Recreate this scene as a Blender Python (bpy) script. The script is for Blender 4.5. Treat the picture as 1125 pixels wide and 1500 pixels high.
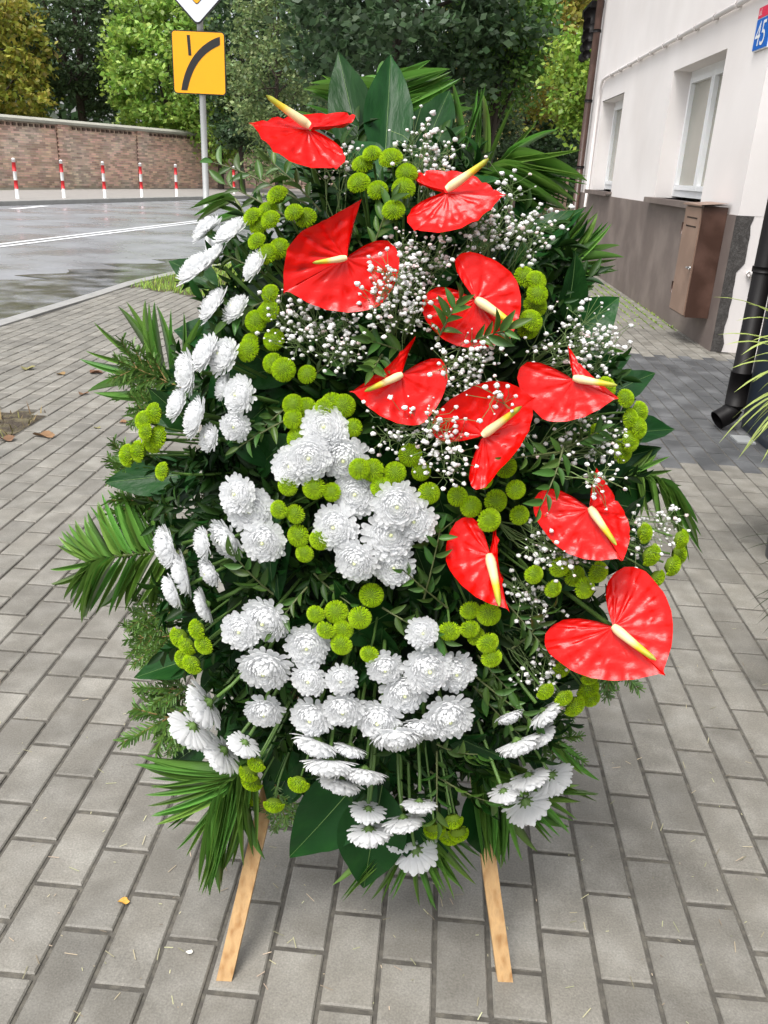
import bpy, bmesh, math, random
import numpy as np
from mathutils import Matrix, Vector
random.seed(7); rng = np.random.default_rng(7)
R_ = math.radians
scene = bpy.context.scene
for o in list(bpy.data.objects): bpy.data.objects.remove(o)

# ------------------------------------------------------------------ camera
FPX, CAM_H, HOR, ROLL = 1220.0, 1.34, 503.0, math.atan(.047)
th = math.atan(HOR / FPX)
F = np.array([0, math.cos(th), -math.sin(th)]); U0 = np.array([0, math.sin(th), math.cos(th)]); R0 = np.array([1., 0, 0])
CR = math.cos(ROLL) * R0 + math.sin(ROLL) * U0
CU = -math.sin(ROLL) * R0 + math.cos(ROLL) * U0
O = np.array([0, 0, CAM_H])
cd = bpy.data.cameras.new('camera'); cam = bpy.data.objects.new('camera', cd); scene.collection.objects.link(cam)
cam.matrix_world = Matrix(((CR[0], CU[0], -F[0], O[0]), (CR[1], CU[1], -F[1], O[1]), (CR[2], CU[2], -F[2], O[2]), (0, 0, 0, 1)))
cd.sensor_fit = 'HORIZONTAL'; cd.sensor_width = 36; cd.lens = 36 * FPX / 1125; cd.clip_start = .05; cd.clip_end = 600
scene.camera = cam
scene.render.resolution_x, scene.render.resolution_y = 768, 1024

# ------------------------------------------------------------------ sky, sun, exposure
SUN_EL, SUN_AZ = R_(62), R_(212)          # azimuth clockwise from +Y: behind and left of the camera
w = bpy.data.worlds.new('World'); scene.world = w; w.use_nodes = True
nt = w.node_tree; bg = nt.nodes['Background']
sky = nt.nodes.new('ShaderNodeTexSky'); sky.sky_type = 'NISHITA'; sky.sun_disc = False
sky.sun_elevation = SUN_EL; sky.sun_rotation = SUN_AZ; sky.dust_density = 4; sky.air_density = 1.0
hs = nt.nodes.new('ShaderNodeHueSaturation'); hs.inputs['Saturation'].default_value = .22; hs.inputs['Value'].default_value = 1.0
nt.links.new(sky.outputs[0], hs.inputs['Color']); nt.links.new(hs.outputs[0], bg.inputs[0]); bg.inputs[1].default_value = .15
sl = bpy.data.lights.new('sun', 'SUN'); sl.energy = 1.3; sl.angle = R_(25); sl.color = (1, .97, .93)
so = bpy.data.objects.new('sun', sl); scene.collection.objects.link(so)
sd = Vector((math.sin(SUN_AZ) * math.cos(SUN_EL), math.cos(SUN_AZ) * math.cos(SUN_EL), math.sin(SUN_EL)))
so.rotation_euler = sd.to_track_quat('Z', 'Y').to_euler()
scene.view_settings.view_transform = 'Standard'; scene.view_settings.look = 'None'
scene.view_settings.exposure = 0.86; scene.view_settings.gamma = 1; scene.view_settings.use_curve_mapping = False

# ------------------------------------------------------------------ helpers
def ray(x, y): return F + CR * (x - 562.5) / FPX - CU * (y - 750) / FPX
def gnd(x, y, z=0.0):
    d = ray(x, y); return O + d * (z - CAM_H) / d[2]
def at(x, y, D):
    d = ray(x, y); return O + d * D / d[1]
def nrm(v): v = np.asarray(v, float); return v / (np.linalg.norm(v) + 1e-12)

class MB:
    def __init__(s): s.v = []; s.f = []; s.n = 0
    def add(s, v, f):
        v = np.asarray(v, float).reshape(-1, 3); s.v.append(v)
        s.f += [tuple(i + s.n for i in q) for q in f]; s.n += len(v); return s
    def grid(s, P, closed=False):
        P = np.asarray(P, float); a, b = P.shape[:2]; q = []
        for i in range(a - 1):
            for j in range(b if closed else b - 1):
                k = (j + 1) % b; q.append((i * b + j, i * b + k, (i + 1) * b + k, (i + 1) * b + j))
        return s.add(P.reshape(-1, 3), q)
    def box(s, c, e, X=(1, 0, 0), Y=(0, 1, 0), Z=(0, 0, 1)):
        c = np.asarray(c, float); X, Y, Z = (np.asarray(q, float) for q in (X, Y, Z))
        v = [c + X * e[0] / 2 * i + Y * e[1] / 2 * j + Z * e[2] / 2 * k for k in (-1, 1) for j in (-1, 1) for i in (-1, 1)]
        return s.add(v, [(0, 2, 3, 1), (4, 5, 7, 6), (0, 1, 5, 4), (2, 6, 7, 3), (0, 4, 6, 2), (1, 3, 7, 5)])
    def tube(s, pts, rad, n=6, cap=True):
        pts = np.asarray(pts, float); m = len(pts)
        rad = np.broadcast_to(np.asarray(rad, float), (m,))
        T = np.gradient(pts, axis=0); up = np.array([.31, .17, .94]); rings = []
        for i in range(m):
            t = nrm(T[i]); a = nrm(np.cross(t, up)); b = np.cross(t, a)
            an = np.arange(n) * 2 * math.pi / n
            rings.append(pts[i] + rad[i] * (np.cos(an)[:, None] * a + np.sin(an)[:, None] * b))
        n0 = s.n; s.grid(np.array(rings), closed=True)
        if cap: s.f += [tuple(n0 + i for i in range(n)), tuple(n0 + (m - 1) * n + i for i in reversed(range(n)))]
        return s
    def verts(s): return np.concatenate(s.v) if s.v else np.zeros((0, 3))
    def mesh(s, name, mat, shift=(0, 0, 0), smooth=True, fix=False):
        me = bpy.data.meshes.new(name); me.from_pydata((s.verts() - np.asarray(shift)).tolist(), [], s.f)
        if fix:
            bm = bmesh.new(); bm.from_mesh(me); bmesh.ops.recalc_face_normals(bm, faces=bm.faces); bm.to_mesh(me); bm.free()
        if smooth: me.polygons.foreach_set('use_smooth', [True] * len(me.polygons))
        if mat: me.materials.append(mat)
        me.update(); return me

WM = {}                                            # world matrices of what is built
def link(name, data, parent=None, M=None):
    """an object of mesh data at world matrix M, parented"""
    o = bpy.data.objects.new(name, data); scene.collection.objects.link(o)
    M = Matrix.Identity(4) if M is None else M
    WM[o.name] = M
    if parent is not None:
        o.parent = parent; o.matrix_basis = WM[parent.name].inverted() @ M
    else: o.matrix_basis = M
    return o
def tag(o, label=None, cat=None, group=None, kind=None):
    if label: o['label'] = label
    if cat: o['category'] = cat
    if group: o['group'] = group
    if kind: o['kind'] = kind
    return o
def root(name, loc, label, cat, group=None):
    return tag(link(name, None, None, Matrix.Translation(Vector(loc))), label, cat, group)
def part(name, mb, mat, parent, smooth=True, fix=False, label=None, kind=None):
    """mesh given in world coordinates, origin at its parent's origin"""
    M = WM[parent.name]; sh = M.translation
    o = link(name, mb.mesh(name, mat, sh, smooth, fix), parent, Matrix.Translation(sh))
    return tag(o, label, None, None, kind)
def solo(name, mb, mat, label=None, cat=None, group=None, kind=None, smooth=True, fix=False):
    v = mb.verts(); c = (v.min(0) + v.max(0)) / 2; c[2] = v[:, 2].min()
    return tag(link(name, mb.mesh(name, mat, c, smooth, fix), None, Matrix.Translation(Vector(c))), label, cat, group, kind)
def frame(P, Y, N, s=(1, 1, 1)):
    Y = nrm(Y); N = np.asarray(N, float); Z = N - Y * (N @ Y)
    if np.linalg.norm(Z) < 1e-4: Z = np.cross(Y, (.3, .5, .8))
    Z = nrm(Z); X = np.cross(Y, Z)
    return Matrix(((X[0] * s[0], Y[0] * s[1], Z[0] * s[2], P[0]), (X[1] * s[0], Y[1] * s[1], Z[1] * s[2], P[1]), (X[2] * s[0], Y[2] * s[1], Z[2] * s[2], P[2]), (0, 0, 0, 1)))
def zframe(P, Z, s=1.0, spin=0.0):
    Z = nrm(Z); a = nrm(np.cross(Z, (.123, .9, .31))); b = np.cross(Z, a)
    X = a * math.cos(spin) + b * math.sin(spin); Y = np.cross(Z, X)
    return Matrix(((X[0] * s, Y[0] * s, Z[0] * s, P[0]), (X[1] * s, Y[1] * s, Z[1] * s, P[1]), (X[2] * s, Y[2] * s, Z[2] * s, P[2]), (0, 0, 0, 1)))

# ------------------------------------------------------------------ materials
def M_(name, col, rough=.6, var=.15, scale=8., isl=0., obj=0., col2=None, c2scale=3., c2lo=.45, c2hi=.65, bump=0., bscale=60., bdist=.002,
       trans=0., coat=0., spec=.5, metal=0., sss=0., rvar=0., rscale=2., hue=0., coord='Object', speck=0., sscale=300.):
    m = bpy.data.materials.new(name); m.use_nodes = True; nt = m.node_tree; N = nt.nodes; L = nt.links
    b = N['Principled BSDF']; out = N['Material Output']
    tc = N.new('ShaderNodeTexCoord'); geo = N.new('ShaderNodeNewGeometry'); oi = N.new('ShaderNodeObjectInfo')
    if coord == 'World': vec = geo.outputs['Position']
    else: vec = tc.outputs[coord]
    def noise(sc, det=4):
        n = N.new('ShaderNodeTexNoise'); n.inputs['Scale'].default_value = sc; n.inputs['Detail'].default_value = det
        L.new(vec, n.inputs['Vector']); return n.outputs['Fac']
    def math_(op, a, b_):
        n = N.new('ShaderNodeMath'); n.operation = op
        for i, q in enumerate((a, b_)):
            if isinstance(q, (int, float)): n.inputs[i].default_value = q
            else: L.new(q, n.inputs[i])
        return n.outputs[0]
    def rampf(fac, lo, hi):
        n = N.new('ShaderNodeMapRange'); L.new(fac, n.inputs[0]); n.inputs[1].default_value = lo; n.inputs[2].default_value = hi; return n.outputs[0]
    rgb = N.new('ShaderNodeRGB'); rgb.outputs[0].default_value = (*col, 1); c = rgb.outputs[0]
    if col2 is not None:
        mx = N.new('ShaderNodeMix'); mx.data_type = 'RGBA'; L.new(rampf(noise(c2scale, 6), c2lo, c2hi), mx.inputs[0])
        L.new(c, mx.inputs[6]); mx.inputs[7].default_value = (*col2, 1); c = mx.outputs[2]
    v = math_('ADD', math_('MULTIPLY', math_('SUBTRACT', noise(scale), .5), var * 3), 1.0)
    if speck:
        v = math_('MULTIPLY', v, math_('ADD', math_('MULTIPLY', math_('SUBTRACT', noise(sscale, 2), .5), speck * 3), 1.0))
        v = math_('ADD', v, math_('MULTIPLY', rampf(noise(sscale * .55, 1), .70, .76), speck * .9))
        v = math_('SUBTRACT', v, math_('MULTIPLY', rampf(noise(2.3, 6), .56, .70), .22))
    rnd = math_('FRACT', math_('ADD', math_('MULTIPLY', geo.outputs['Random Per Island'], 1.0 if isl else 0.0), math_('MULTIPLY', oi.outputs['Random'], 1.0 if obj else 0.0)), 0)
    if isl or obj: v = math_('MULTIPLY', v, math_('ADD', math_('MULTIPLY', math_('SUBTRACT', rnd, .5), max(isl, obj) * 2), 1.0))
    h = N.new('ShaderNodeHueSaturation'); L.new(c, h.inputs['Color']); L.new(v, h.inputs['Value'])
    if hue: L.new(math_('ADD', math_('MULTIPLY', math_('SUBTRACT', math_('FRACT', math_('MULTIPLY', rnd, 7.31), 0), .5), hue), .5), h.inputs['Hue'])
    L.new(h.outputs[0], b.inputs['Base Color'])
    b.inputs['Roughness'].default_value = rough; b.inputs['Metallic'].default_value = metal
    b.inputs['Specular IOR Level'].default_value = spec; b.inputs['Coat Weight'].default_value = coat; b.inputs['Coat Roughness'].default_value = .12
    if rvar: L.new(math_('ADD', math_('MULTIPLY', rampf(noise(rscale, 5), .35, .65), rvar), rough - rvar / 2), b.inputs['Roughness'])
    if sss: b.inputs['Subsurface Weight'].default_value = sss; b.inputs['Subsurface Radius'].default_value = (.01, .01, .01)
    if bump:
        bn = N.new('ShaderNodeBump'); bn.inputs['Strength'].default_value = bump; bn.inputs['Distance'].default_value = bdist
        L.new(noise(bscale, 5), bn.inputs['Height']); L.new(bn.outputs[0], b.inputs['Normal'])
    if trans:
        t = N.new('ShaderNodeBsdfTranslucent'); L.new(h.outputs[0], t.inputs[0]); ms = N.new('ShaderNodeMixShader'); ms.inputs[0].default_value = trans
        L.new(b.outputs[0], ms.inputs[1]); L.new(t.outputs[0], ms.inputs[2]); L.new(ms.outputs[0], out.inputs[0])
    return m

PAV = dict(var=.2, speck=.28, sscale=260., scale=9, isl=.16, bump=.5, bscale=240, bdist=.0015, coord='World', rough=.62, rvar=.3, rscale=1.3)
m_paver = M_('concrete_paver', (.18, .168, .143), obj=.16, col2=(.24, .228, .20), c2scale=11, c2lo=.42, c2hi=.7, **PAV)
m_pdark = M_('graphite_paver', (.066, .068, .07), col2=(.12, .123, .126), c2scale=5, **PAV)
m_joint = M_('joint_sand', (.085, .078, .066), .9, .3, 30, bump=.6, bscale=400, coord='World', col2=(.12, .11, .09), c2scale=60)
m_road = M_('wet_asphalt', (.27, .275, .29), .30, .12, 3, col2=(.235, .238, .245), c2scale=.5, c2lo=.5, c2hi=.75, bump=.15, bscale=120, bdist=.003, coord='World', spec=.8, rvar=.3, rscale=.7)
m_kerb = M_('kerb_concrete', (.30, .295, .28), .6, .15, 6, bump=.3, bscale=150, coord='World')
m_soil = M_('soil', (.06, .045, .03), .95, .4, 20, col2=(.13, .11, .06), c2scale=14, bump=1, bscale=60, bdist=.02, coord='World')
m_line = M_('road_paint', (.72, .73, .74), .5, .1, 12, coord='World')
m_green_ground = M_('verge', (.06, .09, .02), .95, .4, 2, col2=(.1, .08, .04), c2scale=1, coord='World')
m_farpave = M_('far_pavement', (.30, .28, .26), .7, .12, 3, coord='World')
m_grass = M_('grass_blade', (.28, .42, .06), .6, .1, isl=.4, hue=.06, trans=.3)

# ------------------------------------------------------------------ ground
DV = nrm((math.sin(R_(3.4)), math.cos(R_(3.4)), 0)); DU = np.array([DV[1], -DV[0], 0])
def uv2w(u, v, z=0.): return DU * u + DV * v + np.array([0, 0, z])
def w2uv(p): return p[0] * DU[0] + p[1] * DU[1], p[0] * DV[0] + p[1] * DV[1]
def poly(pts, z): 
    mb = MB(); mb.add([(p[0], p[1], z) for p in pts], [tuple(range(len(pts)))]); return mb
def inside(p, P):
    c = False; n = len(P)
    for i in range(n):
        (x1, y1), (x2, y2) = P[i][:2], P[i - 1][:2]
        if (y1 > p[1]) != (y2 > p[1]) and p[0] < (x2 - x1) * (p[1] - y1) / (y2 - y1) + x1: c = not c
    return c
KERB = [(-4.3, -3), (-3.95, 1), (-3.62, 4), (-3.42, 6.3), (-3.3, 7.5), (-3.17, 8.7), (-3.08, 9.8), (-2.82, 11.0), (-2.35, 12.6), (-1.5, 15.2), (-.2, 18.8), (1.4, 22.5), (3.4, 27), (7, 34)]
FARK = [(-23, -8), (-18.2, 4), (-14.2, 14), (-10.71, 23.69), (-7.49, 32.75), (-3.6, 43), (2, 56), (9, 70)]
solo('ground', poly([(-250, -200), (250, -200), (250, 400), (-250, 400)], -.16), m_green_ground, kind='structure')
rp = [(x - .0, y) for x, y in KERB] + FARK[::-1]
solo('road', poly(rp, -.05), m_road, kind='structure')
fp = FARK + [(x - 4.5, y + 3.2) for x, y in FARK[::-1]]
solo('far_pavement', poly(fp, .06), m_farpave, kind='structure')
def strip(path, z0, z1, wd, side=1):
    P = np.array([(x, y, 0) for x, y in path], float); T = np.gradient(P, axis=0); n = np.array([nrm((t[1], -t[0], 0)) for t in T]) * side
    g = [[p + (0, 0, z0), p + (0, 0, z1 - .012), p + q * .012 + (0, 0, z1), p + q * wd + (0, 0, z1), p + q * wd + (0, 0, z0)] for p, q in zip(P, n)]
    return MB().grid(g)
def dens(path, n=6):
    P = np.array(path, float); t = np.linspace(0, len(P) - 1, (len(P) - 1) * n + 1); return [(np.interp(a, range(len(P)), P[:, 0]), np.interp(a, range(len(P)), P[:, 1])) for a in t]
solo('near_kerb', strip(dens(KERB), -.1, .012, .15), m_kerb, kind='structure', smooth=False, fix=True)
solo('far_kerb', strip(dens(FARK), -.1, .075, .16, -1), m_kerb, kind='structure', smooth=False, fix=True)
m_puddle = M_('wet_gutter', (.10, .098, .09), .16, .3, 5, col2=(.24, .245, .255), c2scale=2.6, c2lo=.42, c2hi=.58, coord='World', spec=.6, rvar=.2, rscale=3)
KD = [p for p in dens(KERB) if 3 < p[1] < 14.5]; n_ = len(KD)
ow = [.25 + 1.3 * math.sin(math.pi * (i + .5) / n_) ** .6 + .22 * math.sin(i * 1.9) + .12 * rng.standard_normal() for i in range(n_)]
solo('puddle', MB().grid([[(x - .02, y, -.046), (x - .02 - o_ * .5, y + .05, -.046), (x - .02 - o_, y + .1, -.046)] for (x, y), o_ in zip(KD, ow)]), m_puddle, kind='structure')
for off in (0.0, .24):      # the double white line
    P = [gnd(-300, 392, -.05), gnd(-60, 364, -.05), gnd(0, 357, -.05), gnd(140, 340.5, -.05), gnd(276, 324.6, -.05), gnd(400, 310, -.05)]
    P = [(p[0] + off * .97, p[1] - off * .2) for p in P]
    mb = MB(); g = []
    for i, p in enumerate(dens(P, 8)): g.append([(p[0], p[1], -.045), (p[0] + .12, p[1], -.045)])
    mb.grid(g); solo('road_line', mb, m_line, kind='structure', smooth=False)
g = gnd(12, 306, -.05); g2 = gnd(60, 301.5, -.05); mb = MB().add([(g[0], g[1], -.045), (g[0] + .25, g[1], -.045), (g2[0] + .25, g2[1], -.045), (g2[0], g2[1], -.045)], [(0, 1, 2, 3)])
solo('road_line', mb, m_line, kind='structure')

# building frame: s along the facade from its near corner, d into the wall
BC = np.array([2.766, 7.232]); BD = np.array([.0435, .99905]); BN = np.array([BD[1], -BD[0]])
def B(s, d, z): p = BC + BD * s + BN * d; return np.array([p[0], p[1], z])

# pavement: kerb to facade
GRASS = [(-2.95, 9.45), (-2.05, 8.98), (-.9, 9.3), (-.3, 12.5), (-1.0, 15.2), (-1.35, 15.2), (-2.2, 12.6), (-2.66, 11.0)]
PAVP = [(x + .16, y) for x, y in KERB[:-1]] + [(6, 27), (5.2, 17), tuple(B(9, .02, 0)[:2]), tuple(B(0, .02, 0)[:2]), (4.6, 7.15), (4.6, -3)]
PIT = (-3.1, -2.15, 3.8, 4.36)      # soil pit, in paver coordinates u0 u1 v0 v1
pav = tag(link('pavement', MB().add([(p[0], p[1], -.0055) for p in PAVP], [tuple(range(len(PAVP)))]).mesh('pavement', m_joint)), kind='structure')
def paver_mb(mb, L, W, c=None, ch=.003, dz=0., tx=0., ty=0.):
    h = []
    for (ins, z) in ((0, -.012), (0, -ch), (ch, 0)):
        for a, b in ((-1, -1), (1, -1), (1, 1), (-1, 1)):
            u, v = a * (W / 2 - ins), b * (L / 2 - ins); h.append((u, v, z + (dz + tx * u + ty * v if z > -.01 else 0)))
    h = np.array(h)
    if c is not None: h = DU * h[:, :1] + DV * h[:, 1:2] + np.array([0, 0, 1]) * h[:, 2:] + c
    f = [(8, 9, 10, 11)]
    for k in (0, 4): f += [(k + i, k + (i + 1) % 4, k + 4 + (i + 1) % 4, k + 4 + i) for i in range(4)]
    return mb.add(h, f)
lst = []
for k in range(-50, 60):
    u = k * .1 + .016; v = -2.6 + (.1 if k % 2 else 0) + rng.uniform(-.006, .006)
    while v < 19:
        halves = rng.random() < .035
        for (c, L) in (((v - .05, .1), (v + .05, .1)) if halves else ((v, .2),)):
            p = uv2w(u, c)
            if u * 1 > -4.6 and inside(p, PAVP) and not inside(p, GRASS) and not (PIT[0] < u < PIT[1] and PIT[2] < c < PIT[3]): lst.append((p, u, c, L))
        v += .2
def isdark(u, v): return u > .35 and 4.18 < v < 7.02
vis = []
for i, (p, u, v, L) in enumerate(lst):
    q = p - O; z = q @ F
    if z > .3:
        x = 562.5 + FPX * (q @ CR) / z; y = 750 - FPX * (q @ CU) / z
        if -30 < x < 1155 and 300 < y < 1540 and L > .15 and not isdark(u, v): vis.append((z, i))
vis = set(i for _, i in sorted(vis)[:300])
pm = [paver_mb(MB(), 0.1895, .0915, None, .003, rng.uniform(-.001, .001), rng.uniform(-.012, .012), rng.uniform(-.008, .008)).mesh('paver', m_paver, smooth=False) for _ in range(8)]
jl, jd = MB(), MB()
Mrot = Matrix(((DU[0], DV[0], 0, 0), (DU[1], DV[1], 0, 0), (0, 0, 1, 0), (0, 0, 0, 1)))
for i, (p, u, v, L) in enumerate(lst):
    if i in vis: link('paver', pm[i % 8], pav, Matrix.Translation(Vector(p)) @ Mrot)
    else: paver_mb(jd if isdark(u, v) else jl, L - .0115, .0915, p, .003, rng.uniform(-.0012, .0012), rng.uniform(-.01, .01), rng.uniform(-.006, .006))
part('distant_pavers', jl, m_paver, pav, smooth=False, kind='stuff'); part('graphite_pavers', jd, m_pdark, pav, smooth=False, kind='stuff')
solo('soil_pit', MB().add([uv2w(PIT[i], PIT[j], -.003) for i, j in ((0, 2), (1, 2), (1, 3), (0, 3))], [(0, 1, 2, 3)]), m_soil, kind='structure')
solo('grass_bed', poly(GRASS, -.004), m_soil, kind='structure')
def blades(mb, pts, h0, h1, wd, lean=.5):
    for p in pts:
        a = rng.uniform(0, 6.283); h = rng.uniform(h0, h1); d = np.array([math.cos(a), math.sin(a), 0]); s = np.array([-d[1], d[0], 0]) * wd
        l = rng.uniform(.1, lean) * h
        mb.add([p - s, p + s, p + d * l * .4 + (0, 0, h * .6) + s * .7, p + d * l * .4 + (0, 0, h * .6) - s * .7, p + d * l + (0, 0, h)], [(0, 1, 2, 3), (3, 2, 4)])
def rand_in(P, n):
    P = np.array(P); lo, hi = P[:, :2].min(0), P[:, :2].max(0); r = []
    while len(r) < n:
        q = rng.uniform(lo, hi)
        if inside(q, P): r.append(np.array([q[0], q[1], -.004]))
    return r
mb = MB(); blades(mb, rand_in(GRASS, 9000), .03, .09, .004, 1.2); solo('grass', mb, m_grass, 'short yellow-green grass on the verge below the road sign', 'grass', kind='stuff')
mb = MB(); pts = []
for i in range(150): pts.append(uv2w(rng.uniform(PIT[0], PIT[1]), rng.uniform(PIT[2], PIT[3]), -.004))
blades(mb, pts, .02, .07, .004, 1.8); solo('pit_weeds', mb, M_('dry_weed', (.2, .17, .06), .8, .2, isl=.4, hue=.1), 'sparse dry weeds in the soil pit', 'weeds', kind='stuff')
mb = MB(); pts = []
for i in range(900):
    s = rng.uniform(1.0, 4.5); d = -abs(rng.normal(0, .25)) - .02; p = B(s, d, -.005); u, v = w2uv(p); p = uv2w(round((u - .016 + .05) / .1) * .1 + .016 - .05 + rng.uniform(-.006, .006), v, -.006); pts.append(p)
blades(mb, pts, .006, .03, .006, 2); solo('joint_moss', mb, m_grass, 'green moss and weeds in the paver joints below the facade', 'moss', kind='stuff')

# ------------------------------------------------------------------ building on the right
m_render = M_('pale_render', (.77, .73, .71), .85, .07, 1.2, bump=.4, bscale=160, bdist=.003, coord='World', col2=(.71, .665, .64), c2scale=.7)
m_plinth = M_('brown_plinth', (.15, .118, .105), .6, .18, 1.6, bump=.4, bscale=140, bdist=.002, coord='World', col2=(.21, .17, .15), c2scale=2.2, rvar=.2)
m_rough = M_('rough_plinth', (.045, .04, .037), .8, .3, 20, bump=1, bscale=120, bdist=.006, coord='World', col2=(.08, .075, .07), c2scale=60)
m_white = M_('white_plastic', (.8, .81, .82), .35, .03)
m_glass = M_('window_glass', (.30, .29, .24), .05, .05, spec=.8)
m_cream = M_('curtain', (.5, .47, .38), .9, .06, 4)
m_brown = M_('brown_metal', (.06, .03, .021), .38, .12, 5, bump=.15, bscale=20, spec=.5, col2=(.11, .06, .045), c2scale=4)
m_door = M_('faded_brown_metal', (.24, .155, .115), .45, .12, 3, col2=(.3, .2, .15), c2scale=3)
m_pipe = M_('dark_pipe', (.006, .005, .005), .5, .15, 6, spec=.2)
m_navy = M_('navy_panel', (.022, .03, .042), .4, .12, 3)
m_steel = M_('dull_steel', (.4, .4, .4), .4, metal=.8)
SL, HT = 8.2, 6.0; WIN = [(1.11, 2.92, 1.17, 2.44), (5.5, 7.13, 1.17, 2.43)]; PZ = 1.11
bld = root('building', B(4, 2, 0), 'pale rendered building with brown plinth and deep-set white windows', 'building')
mb = MB(); ss = sorted({0, SL, *[q for w_ in WIN for q in w_[:2]]}); zs = sorted({PZ, HT, *[q for w_ in WIN for q in w_[2:]]})
for a, b in zip(ss, ss[1:]):
    for c, d in zip(zs, zs[1:]):
        if any(w_[0] <= a and b <= w_[1] and w_[2] - .01 <= c and d <= w_[3] + .01 for w_ in WIN): continue
        mb.add([B(a, 0, c), B(b, 0, c), B(b, 0, d), B(a, 0, d)], [(0, 1, 2, 3)])
for (a, b, c, d) in WIN:
    r = .25
    for p, q in (((a, c), (a, d)), ((a, d), (b, d)), ((b, d), (b, c)), ((b, c), (a, c))):
        mb.add([B(p[0], 0, p[1]), B(q[0], 0, q[1]), B(q[0], r, q[1]), B(p[0], r, p[1])], [(0, 1, 2, 3)])
mb.add([B(0, 0, PZ), B(0, .0, HT), B(0, .30, HT), B(0, .30, PZ)], [(0, 1, 2, 3)])
mb.add([B(.002, .0, 0), B(.002, .0, PZ), B(.002, .30, PZ), B(.002, .30, 0)], [(0, 1, 2, 3)])
mb.add([B(0, .30, 0), B(0, .30, HT), B(0, 4, HT), B(0, 4, 0)], [(0, 1, 2, 3)])
mb.add([B(SL, 0, 0), B(SL, 0, HT), B(SL, 4, HT), B(SL, 4, 0)], [(0, 1, 2, 3)])
mb.add([B(0, 4, 0), B(0, 4, HT), B(SL, 4, HT), B(SL, 4, 0)], [(0, 1, 2, 3)])
part('wall', mb, m_render, bld, smooth=False)
mb = MB(); mb.box(B(SL / 2, .002, PZ / 2 - .05), (SL, .04, PZ + .1), (*BD, 0), (*BN, 0)); part('plinth', mb, m_plinth, bld, smooth=False, fix=True)
# ragged rough plinth on the return face
zz = np.linspace(0, PZ, 16); ed = .125 + .006 * rng.standard_normal(16) - .05 * (zz < .72); ed[-1] = .13
g = [[B(-.004, -.017, z), B(-.004, e, z)] for z, e in zip(zz, ed)]; part('return_plinth', MB().grid(g), m_rough, bld, smooth=False)
part('base_ledge', MB().box(B(-.06, .55, .07), (.12, .6, .16), (*BD, 0), (*BN, 0)), m_render, bld, smooth=False, fix=True)
part('roof', MB().box(B(SL / 2, 1.9, HT + .1), (SL + .8, 4.8, .2), (*BD, 0), (*BN, 0)), m_brown, bld, smooth=False, fix=True)
for wi, (a, b, c, d) in enumerate(WIN):
    X, Y = (*BD, 0), (*BN, 0); t = .07
    fr = MB()
    fr.box(B((a + b) / 2, .225, d - t / 2), (b - a, .06, t), X, Y).box(B((a + b) / 2, .225, c + .02 + t / 2), (b - a, .06, t), X, Y)
    for s in (a + t / 2, b - t / 2): fr.box(B(s, .225, (c + d) / 2 + .01), (t, .06, d - c - 2 * t - .02), X, Y)
    fo = part('window_frame', fr, m_white, bld, smooth=False, fix=True)
    sb = MB()
    for s0, s1 in ((a + t, (a + b) / 2), ((a + b) / 2, b - t)):
        sb.box(B(s0 + .03, .21, (c + d) / 2 + .01), (.055, .07, d - c - 2 * t - .02), X, Y).box(B(s1 - .03, .21, (c + d) / 2 + .01), (.055, .07, d - c - 2 * t - .02), X, Y)
        for z in (c + .02 + t + .025, d - t - .025): sb.box(B((s0 + s1) / 2, .211, z), (s1 - s0 - .115, .066, .05), X, Y)
    part('sash', sb, m_white, fo, smooth=False, fix=True)
    for s0, s1 in ((a + t, (a + b) / 2), ((a + b) / 2, b - t)):
        part('pane', MB().box(B((s0 + s1) / 2, .225, (c + d) / 2), (s1 - s0 - .1, .01, d - c - .2), X, Y), m_glass, fo, smooth=False, fix=True)
    part('window_sill', MB().box(B((a + b) / 2, .07, c - .015), (b - a + .16, .32, .03), X, Y).box(B((a + b) / 2, -.088, c - .03), (b - a + .16, .012, .05), X, Y), m_plinth, bld, smooth=False, fix=True)
# conduit along the facade, then down at the far end, with clamps
cp = [B(-.0, -.035, 2.74), B(6.9, -.035, 2.75), B(7.15, -.035, 2.74), B(7.28, -.035, 2.66), B(7.31, -.035, 2.5), B(7.33, -.035, .9)]
cd_ = part('conduit', MB().tube(cp, .022, 10), m_render, bld)
for s in np.arange(.3, 7, .62): part('pipe_clamp', MB().tube([B(s - .02, -.035, 2.742), B(s + .02, -.035, 2.742)], .029, 10).box(B(s, -.012, 2.742), (.03, .03, .04), (*BD, 0), (*BN, 0)), m_render, cd_)
dp = part('downpipe', MB().tube([B(7.98, -.09, .03), B(7.98, -.09, 5.9)], .055, 14), m_brown, bld)
for z in (.5, 1.5, 2.5, 3.5): part('pipe_bracket', MB().tube([B(7.98, -.09, z - .02), B(7.98, -.09, z + .02)], .066, 14), m_pipe, dp)
ev = part('side_eave', MB().box(B(8.62, .25, 3.9), (.95, .9, .1), (*BD, 0), (*BN, 0)), m_pipe, bld, smooth=False, fix=True)
for k in range(5): part('eave_bracket', MB().tube([B(8.25 + .0, -.17, 3.2 + k * .14), B(8.7, -.17 + .02 * k, 3.2 + k * .14)], .07 + .015 * k, 8), m_pipe, ev)
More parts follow.
